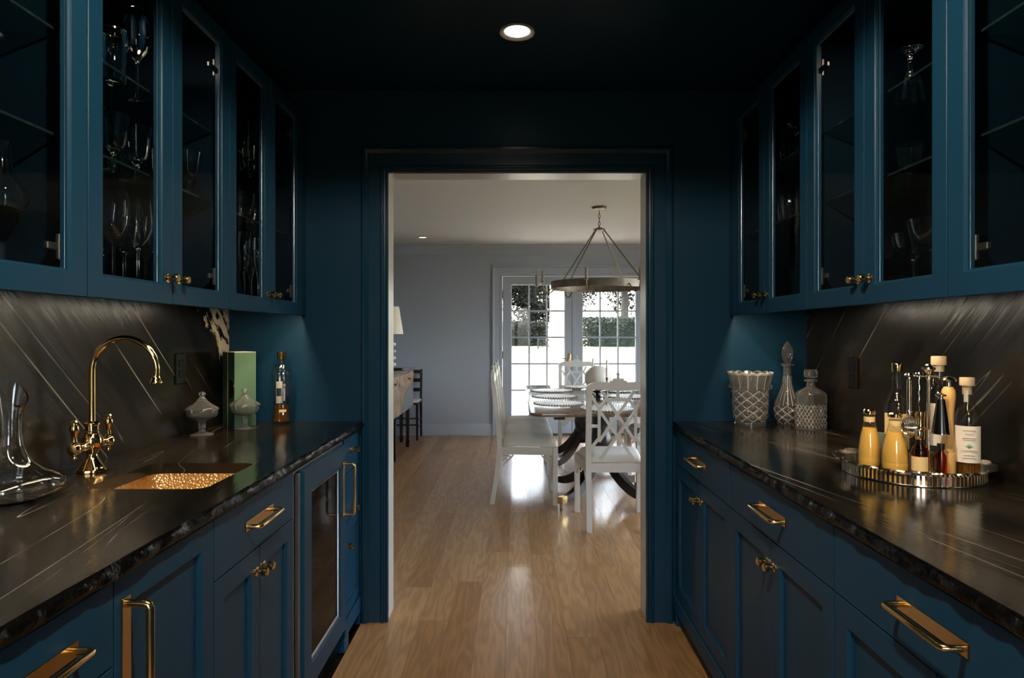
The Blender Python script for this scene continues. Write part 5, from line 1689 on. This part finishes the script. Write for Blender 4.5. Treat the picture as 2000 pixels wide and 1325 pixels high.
# --- place mats
pm = [((0.345, 5.28), 'white beaded round place mat, first of the three by the side-on chairs'), ((0.345, 5.87), 'white beaded round place mat, middle of the three by the side-on chairs'),
      ((0.345, 6.47), 'white beaded round place mat, third along by the side-on chairs'), ((0.69, 4.90), 'white beaded round place mat behind the lattice chair back'),
      ((1.01, 5.87), 'white beaded round place mat across the table, middle place'), ((1.01, 6.47), 'white beaded round place mat across the table, far place'),
      ((0.69, 6.93), 'white beaded round place mat before the chair at the french doors')]
first = None
for (mx_, my_), lab_ in pm:
    if first is None:
        t = thing('place_mat', lab_, 'place mat', (0, 0, 0), local=True)
        m = B(); lathe(m, [(0, 0.001), (0.196, 0.001), (0.198, 0.004), (0.190, 0.007), (0, 0.008)], 56)
        obj('woven_disc', m, M['mat_beads'], t)
        m = B()
        for k in range(56):
            a = 2 * pi * k / 56
            bmesh.ops.create_icosphere(m, subdivisions=1, radius=0.0070, matrix=Matrix.Translation((0.203 * cos(a), 0.203 * sin(a), 0.009)))
        obj('bead_edge', m, M['bead_dark'], t)
        first = t; o = t
    else:
        o = copy_tree(first)
    o.location = (mx_, my_, 0.7504)
    tag(o, lab_, 'place mat', 'white beaded place mats')

# --- centrepiece
t = thing('centrepiece', 'ribbed ivory globe on a dark footed bowl in the middle of the table', 'centrepiece', (0.735, 5.88, 0.7505))
cc = (0.735, 5.88, 0.7505)
m = B(); lathe(m, [(0, 0), (0.06, 0), (0.058, 0.006), (0.022, 0.014), (0.018, 0.026), (0.05, 0.034), (0.110, 0.048), (0.150, 0.062), (0.146, 0.064), (0.10, 0.054), (0, 0.046)], 40, cc); obj('footed_bowl', m, M['dark_metal'], t)
m = B()
prf = [(0, 0.047)] + [(0.118 * sin(pi * k / 24), 0.165 - 0.115 * cos(pi * k / 24)) for k in range(2, 23)] + [(0, 0.277)]
lathe(m, prf, 48, cc, mod=lambda th, r, z: (r * (1 + 0.012 * cos(z * 420)), z)); obj('globe', m, M['porcelain'], t, ang=60)
for k, (cxy, lab_) in enumerate((((0.72, 6.12), 'slim dark candlestick with ivory taper behind the globe'), ((0.79, 5.685), 'slim dark candlestick with ivory taper in front of the globe'))):
    t = thing('candlestick', lab_, 'candlestick', (cxy[0], cxy[1], 0.7505), group='candlesticks on the dining table')
    c_ = (cxy[0], cxy[1], 0.7505)
    m = B(); lathe(m, [(0, 0), (0.035, 0), (0.034, 0.006), (0.012, 0.012), (0.006, 0.03), (0.006, 0.16), (0.011, 0.166), (0.011, 0.185), (0, 0.186)], 20, c_); obj('holder', m, M['bronze'], t)
    m = B(); lathe(m, [(0, 0.1865), (0.010, 0.187), (0.008, 0.33), (0.003, 0.338), (0, 0.340)], 14, c_); obj('taper', m, M['wax'], t)

# --- chandelier
KX, KY = 0.757, 5.95
kc = thing('chandelier', 'ring chandelier with candle arms hanging over the dining table', 'chandelier', (KX, KY, DZ))
m = B(); lathe(m, [(0, DZ - 0.0005), (0.062, DZ - 0.0005), (0.066, DZ - 0.010), (0.058, DZ - 0.022), (0.020, DZ - 0.028), (0.008, DZ - 0.034), (0, DZ - 0.034)], 32, (KX, KY, 0)); obj('canopy', m, M['bronze'], kc)
for k in range(4):
    m = B()
    zc_ = DZ - 0.05 - k * 0.034
    dx, dy = (1, 0) if k % 2 else (0, 1)
    tube(m, [(KX + 0.009 * dx * cos(2 * pi * j / 14), KY + 0.009 * dy * cos(2 * pi * j / 14), zc_ + 0.021 * sin(2 * pi * j / 14)) for j in range(14)], 0.0028, 6, closed=True)
    obj('chain_link', m, M['bronze'], kc)
m = B(); lathe(m, [(0, 2.305), (0.006, 2.303), (0.007, 2.285), (0.030, 2.278), (0.055, 2.265), (0.055, 2.255), (0.02, 2.246), (0, 2.240)], 24, (KX, KY, 0)); obj('hub', m, M['bronze'], kc)
m = B(); lathe(m, [(0.435, 1.722), (0.441, 1.722), (0.441, 1.788), (0.435, 1.788), (0.431, 1.755)], 96, (KX, KY, 0), closed=True); obj('ring_band', m, M['ring_wood'], kc)
for k in range(4):
    a = R(45 + 90 * k + 4)
    m = B(); tube(m, [(KX + 0.045 * cos(a), KY + 0.045 * sin(a), 2.262), (KX + 0.428 * cos(a), KY + 0.428 * sin(a), 1.800), (KX + 0.428 * cos(a), KY + 0.428 * sin(a), 1.77)], 0.0055, 8); obj('rod', m, M['bronze'], kc)
for k in range(8):
    a = R(22.5 + 45 * k + 5)
    ca_, sa_ = cos(a), sin(a)
    def q(r_, z): return (KX + r_ * ca_, KY + r_ * sa_, z)
    m = B(); tube(m, [q(0.442, 1.745), q(0.465, 1.722), q(0.49, 1.690), q(0.52, 1.672), q(0.55, 1.676), q(0.58, 1.700), q(0.592, 1.735), q(0.592, 1.760)], 0.0055, 8)
    lathe(m, [(0, 1.758), (0.020, 1.762), (0.026, 1.768), (0.018, 1.766), (0, 1.764)], 16, (KX + 0.592 * ca_, KY + 0.592 * sa_, 0))
    am = obj('arm', m, M['bronze'], kc)
    m = B(); lathe(m, [(0, 1.766), (0.0125, 1.766), (0.0125, 1.860), (0, 1.862)], 14, (KX + 0.592 * ca_, KY + 0.592 * sa_, 0)); obj('candle_sleeve', m, M['candle_sleeve'], am)
    m = B(); lathe(m, [(0.006, 1.8625), (0.014, 1.880), (0.016, 1.892), (0.012, 1.912), (0.005, 1.932), (0.001, 1.945)], 12, (KX + 0.592 * ca_, KY + 0.592 * sa_, 0)); obj('bulb', m, M['bulb'], am)

downlight(-1.115, 7.80, DZ, 'small recessed downlight in the pale dining room ceiling', M['lens2'], 0.06, 0, 0, 0)

# --- sideboard along the dining room's side wall
sb = thing('sideboard', 'satinwood sideboard with round pulls and dark tapered legs', 'sideboard', (-1.5, 6.9, 0))
SXF = -1.232
def plan(e=0.0):
    x0, x1, y0, y1, r_ = DX0 + 0.01, SXF + e, 5.6 - e, 7.98 + e, 0.16
    pts = [(x0, y0), (x1, y0)]
    for k in range(9):
        a = R(90 * k / 8)
        pts.append((x1 - r_ + r_ * cos(a), y1 - r_ + r_ * sin(a)))
    pts.append((x0, y1))
    return pts
m = B(); prism(m, plan(), lambda u, v, h: (u, v, h), 0.470, 0.888); obj('body', m, M['sideboard'], sb)
m = B(); prism(m, plan(0.025), lambda u, v, h: (u, v, h), 0.8885, 0.915); obj('top_slab', m, M['table_top'], sb)
m = B(); prism(m, plan(0.004), lambda u, v, h: (u, v, h), 0.458, 0.4695); obj('base_moulding', m, M['sideboard'], sb)
for ya, yb in ((5.70, 6.27), (6.30, 6.86), (6.90, 7.80)):
    m = B(); box(m, (SXF, ya, 0.745), (SXF + 0.008, yb, 0.875), 0.003)
    dr = obj('drawer', m, M['sideboard'], sb)
    m = B(); lathe(m, [(0, 0.008), (0.020, 0.008), (0.020, 0.012), (0.008, 0.016), (0.008, 0.022), (0.016, 0.028), (0.012, 0.036), (0, 0.037)], 16, (SXF, (ya + yb) / 2 + (0.09 if yb > 7 else 0), 0.805), 'x'); obj('pull', m, M['bronze'], dr)
for ya, yb in ((5.70, 6.27), (6.30, 6.86)):
    m = B(); box(m, (SXF, ya, 0.485), (SXF + 0.008, yb, 0.735), 0.003); obj('door', m, M['sideboard'], sb)
m = B()
arch = [(7.80, 0.475), (7.80, 0.715), (7.70, 0.715), (7.50, 0.700), (7.30, 0.665), (7.14, 0.610), (7.04, 0.545), (7.00, 0.475)]
prism(m, arch, lambda u, v, h: (SXF + h, u, v), 0.0, 0.004); obj('arched_panel', m, plain('grey_reflection_panel', (0.16, 0.17, 0.17), 0.35), sb)  # door panel with its grey reflection painted in as colour
for px_, py_ in ((SXF - 0.025, 5.68), (SXF - 0.025, 6.735), (SXF - 0.028, 7.60), (SXF - 0.16, 7.93), (DX0 + 0.05, 5.66), (DX0 + 0.05, 7.93)):
    m = B(); bar(m, (px_, py_, 0.4575), (px_, py_, 0.075), 0.044, 0.044, up=(0, 1, 0), w2=0.030, t2=0.030); bar(m, (px_, py_, 0.075), (px_, py_, 0.0), 0.042, 0.042, up=(0, 1, 0), w2=0.034, t2=0.034)
    obj('leg', m, M['dark_wood'], sb, smooth=False)

# --- lamp and dish on the sideboard
tl = (-1.392, 7.0, 0.9155)
t = thing('table_lamp', 'table lamp with cream shade and white knobbed base on the sideboard', 'lamp', tl)
m = B()
lathe(m, [(0, 0), (0.075, 0), (0.075, 0.015), (0.055, 0.025), (0.062, 0.04), (0.066, 0.12), (0.070, 0.20), (0.062, 0.30), (0.030, 0.335), (0.010, 0.345), (0.006, 0.36), (0.006, 0.47), (0, 0.47)], 28, tl); lbse = obj('base', m, M['porcelain'], t)
m = B()
for i in range(4):
    for k in range(10):
        a = 2 * pi * (k + 0.5 * (i % 2)) / 10
        bmesh.ops.create_icosphere(m, subdivisions=2, radius=0.021, matrix=Matrix.Translation((tl[0] + 0.085 * cos(a), tl[1] + 0.085 * sin(a), tl[2] + 0.070 + i * 0.072)))
obj('ball_knobs', m, M['porcelain'], lbse)
m = B(); lathe(m, [(0.182, 0.398), (0.137, 0.690), (0.135, 0.690), (0.180, 0.398)], 48, tl, closed=True); obj('shade', m, M['shade'], t)
m = B(); lathe(m, [(0, 0), (0.04, 0), (0.09, 0.010), (0.105, 0.016), (0.103, 0.019), (0.08, 0.013), (0, 0.005)], 36); tag(obj('silver_dish', m, M['silver'], None, loc=(-1.345, 7.42, 0.9155)), 'shallow silver dish on the sideboard beside the lamp', 'dish')

# --- dark chair past the sideboard
dcx, dcy = -1.39, 8.22
t = thing('side_chair', 'small dark wooden chair with pale seat past the sideboard', 'chair', (dcx, dcy, 0))
for sx, sy, lean in ((-1, -1, 0), (1, -1, 0), (-1, 1, 0.03), (1, 1, 0.03)):
    px_, py_ = dcx + sx * 0.17, dcy + sy * 0.155
    m = B(); bar(m, (px_, py_ + lean, 0), (px_, py_, 0.44), 0.024, 0.024, up=(0, 1, 0), w2=0.032, t2=0.032)
    if sy > 0: bar(m, (px_, py_, 0.44), (px_, py_ + 0.05, 0.86), 0.030, 0.026, up=(0, 1, 0))
    obj('leg', m, M['dark_wood'], t, smooth=False)
for z in (0.16, 0.24):
    m = B()
    for sx in (-1, 1): bar(m, (dcx + sx * 0.17, dcy - 0.155, z), (dcx + sx * 0.17, dcy + 0.165, z), 0.014, 0.018)
    bar(m, (dcx - 0.17, dcy - 0.155, z + 0.03), (dcx + 0.17, dcy - 0.155, z + 0.03), 0.014, 0.018)
    obj('stretcher', m, M['dark_wood'], t, smooth=False)
m = B(); box(m, (dcx - 0.185, dcy - 0.172, 0.4405), (dcx + 0.185, dcy + 0.140, 0.462), 0.004); obj('seat', m, M['dark_wood'], t)
m = B(); box(m, (dcx - 0.180, dcy - 0.168, 0.4625), (dcx + 0.180, dcy + 0.136, 0.490), 0.012, 3); obj('seat_pad', m, M['cushion'], t)
for z in (0.60, 0.72, 0.83):
    m = B(); bar(m, (dcx - 0.155, dcy + 0.158 + (z - 0.44) * 0.119, z), (dcx + 0.155, dcy + 0.158 + (z - 0.44) * 0.119, z), 0.016, 0.045); obj('back_rail', m, M['dark_wood'], t, smooth=False)

# ================================================================== OUTSIDE
def gz(y):
    if y < 12: return -0.20
    if y < 30: return -0.20 + (y - 12) / 18 * 0.95
    return 0.75 + (y - 30) * 0.004
m = B()
ys = [8.64, 11.3, 12, 14, 17, 20, 23, 26, 30, 40, 60, 110]
xs = [-90, -40, -20, -10, -4, 0, 4, 8, 14, 24, 45, 90]
grid = [[m.verts.new((x_, y_, gz(y_))) for x_ in xs] for y_ in ys]
for i in range(len(ys) - 1):
    for j in range(len(xs) - 1): m.faces.new((grid[i][j], grid[i][j + 1], grid[i + 1][j + 1], grid[i + 1][j]))
struct(obj('ground_lawn', m, M['lawn'], None))
m = B(); box(m, (3.3, -6, -0.22), (60, 8.63, -0.2)); struct(obj('ground_side_yard', m, M['lawn'], None, smooth=False))
m = B(); box(m, (-30, -40, -0.24), (30, -1.85, -0.21)); struct(obj('added_rear_ground', m, M['lawn'], None, smooth=False))  # unseen ground, added to brighten the lower view through the rear window
m = B()
box(m, (-2.4, 8.645, -0.22), (4.2, 11.3, -0.03)); struct(obj('floor_porch', m, M['porch'], None, smooth=False))
m = B(); box(m, (-2.6, 8.645, 2.75), (4.4, 11.5, 2.95)); struct(obj('roof_porch', m, M['column'], None, smooth=False))
for cx_, lab_ in ((0.72, 'square white porch column outside the french doors'),):
    t = thing('porch_column', lab_, 'column', (cx_, 10.9, -0.03))
    quick('shaft', M['column'], t, ((cx_ - 0.15, 10.75, 0.14), (cx_ + 0.15, 11.05, 2.63)), bev=0.006)
    quick('plinth', M['column'], t, ((cx_ - 0.18, 10.72, -0.0295), (cx_ + 0.18, 11.08, 0.1395)), bev=0.008)
    quick('capital', M['column'], t, ((cx_ - 0.18, 10.72, 2.6305), (cx_ + 0.18, 11.08, 2.7495)), bev=0.008)

def leaves(mm, c_, rx, ry, rz, n, size, rg, clumps=14):
    cl = []
    for _ in range(clumps):
        u = Vector((rg.gauss(0, 1), rg.gauss(0, 1), rg.gauss(0, 1))).normalized() * rg.uniform(0.35, 0.95)
        cl.append((Vector((u.x * rx, u.y * ry, u.z * rz)), rg.uniform(0.22, 0.42)))
    for _ in range(n):
        cc_, cr_ = rg.choice(cl)
        g_ = Vector((rg.gauss(0, 0.5) * rx, rg.gauss(0, 0.5) * ry, rg.gauss(0, 0.5) * rz)) * cr_
        p = Vector(c_) + cc_ + g_
        a1 = Vector((rg.gauss(0, 1), rg.gauss(0, 1), rg.gauss(0, 1))).normalized()
        a2 = a1.orthogonal().normalized()
        s_ = size * rg.uniform(0.6, 1.3)
        vs = [mm.verts.new(p + a1 * s_), mm.verts.new(p + a2 * s_ * 0.5), mm.verts.new(p - a1 * s_), mm.verts.new(p - a2 * s_ * 0.5)]
        mm.faces.new(vs)

def tree(x_, y_, h, rx, rz, zc_, label, n=12000, size=0.12, mat='leaf', seed=1):
    rg = random.Random(seed)
    g_ = gz(y_)
    t = thing('garden_tree', label, 'tree', (x_, y_, g_ - 0.02), group='trees beyond the lawn')
    mm = B()
    tube(mm, [(x_, y_, g_ - 0.02), (x_ + 0.1, y_, g_ + h * 0.3), (x_ - 0.05, y_ + 0.1, g_ + h * 0.62), (x_, y_, g_ + h * 0.85)], [0.26, 0.20, 0.14, 0.05], 9)
    for k in range(7):
        a = rg.uniform(0, 2 * pi); z0 = g_ + h * rg.uniform(0.3, 0.7)
        tube(mm, [(x_, y_, z0), (x_ + cos(a) * rx * 0.4, y_ + sin(a) * rx * 0.4, z0 + h * 0.10), (x_ + cos(a) * rx * 0.8, y_ + sin(a) * rx * 0.8, z0 + h * 0.16)], [0.08, 0.05, 0.02], 6)
    obj('trunk', mm, M['bark'], t)
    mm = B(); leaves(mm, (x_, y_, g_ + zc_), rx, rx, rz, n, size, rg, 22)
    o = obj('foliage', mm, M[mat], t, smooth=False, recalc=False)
    o['kind'] = 'stuff'
    return t
tr = [(-5.6, 33, 7.5, 2.6, 3.2, 3.9, 'leafy garden tree seen through the top outer panes beside the wall'),
      (0.9, 36.5, 7.0, 2.3, 3.0, 3.6, 'leafy garden tree with dark trunk seen beside the porch column'),
      (3.6, 47, 8.0, 3.0, 3.6, 4.6, 'leafy garden tree hidden behind the porch column'),
      (5.9, 36, 8.0, 2.4, 2.7, 4.6, 'leafy garden tree above the clipped hedge, behind the meeting stiles'),
      (12.3, 36, 8.5, 2.4, 2.8, 4.9, 'leafy garden tree above the clipped hedge at the jamb'),
      (-9.5, 42, 8.5, 3.2, 3.6, 4.2, 'leafy garden tree furthest along, behind the dining room wall')]
for k, (x_, y_, h, rx, rz, zc_, lab_) in enumerate(tr):
    tree(x_, y_, h, rx, rz, zc_, lab_, seed=31 + k)
def shrub(x_, y_, rx, ry, h, label, name='hedge', seed=3, n=2400, size=0.10, mat='leaf2', cat='hedge'):
    rg = random.Random(seed)
    t = thing(name, label, cat, (x_, y_, gz(y_) - 0.02))
    mm = B()
    for _ in range(n):
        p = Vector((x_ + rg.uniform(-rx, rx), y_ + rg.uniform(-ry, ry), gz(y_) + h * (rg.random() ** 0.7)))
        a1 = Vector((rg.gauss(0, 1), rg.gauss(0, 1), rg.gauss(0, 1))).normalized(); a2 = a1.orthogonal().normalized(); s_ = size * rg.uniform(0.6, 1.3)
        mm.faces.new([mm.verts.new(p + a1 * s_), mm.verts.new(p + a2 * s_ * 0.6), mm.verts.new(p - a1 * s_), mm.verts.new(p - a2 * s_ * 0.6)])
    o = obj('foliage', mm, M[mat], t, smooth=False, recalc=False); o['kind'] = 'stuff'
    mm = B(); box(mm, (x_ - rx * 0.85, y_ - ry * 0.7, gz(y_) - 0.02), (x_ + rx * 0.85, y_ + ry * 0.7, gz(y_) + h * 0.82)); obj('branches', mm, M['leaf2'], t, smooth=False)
shrub(5.6, 30.5, 2.6, 0.8, 1.35, 'clipped dark green hedge across the lawn beside the jamb', n=11000, size=0.06)
shrub(0.2, 31.5, 1.3, 0.8, 1.15, 'loose dark shrub at the lawn edge under the trees', name='garden_shrub', seed=5, n=6000, size=0.07, mat='leaf', cat='shrub')
shrub(-2.6, 32.0, 1.2, 0.8, 1.3, 'loose dark shrub beyond the hinge side of the french doors', name='garden_shrub', seed=8, n=5000, size=0.07, mat='leaf', cat='shrub')
# iron gate
gy = 28.5; g0 = gz(gy)
t = thing('iron_gate', 'black iron picket gate at the far edge of the lawn', 'gate', (1.2, gy, g0))
m = B(); box(m, (0.93, gy - 0.03, g0 - 0.02), (0.99, gy + 0.03, g0 + 0.55)); obj('gate_post', m, M['iron'], t, smooth=False)
for z in (0.12, 0.42):
    m = B(); bar(m, (0.99, gy, g0 + z), (1.60, gy, g0 + z), 0.02, 0.025); obj('rail', m, M['iron'], t, smooth=False)
for k in range(8):
    m = B(); bar(m, (1.05 + k * 0.075, gy, g0 + 0.04), (1.05 + k * 0.075, gy, g0 + 0.48), 0.016, 0.016); obj('picket', m, M['iron'], t, smooth=False)
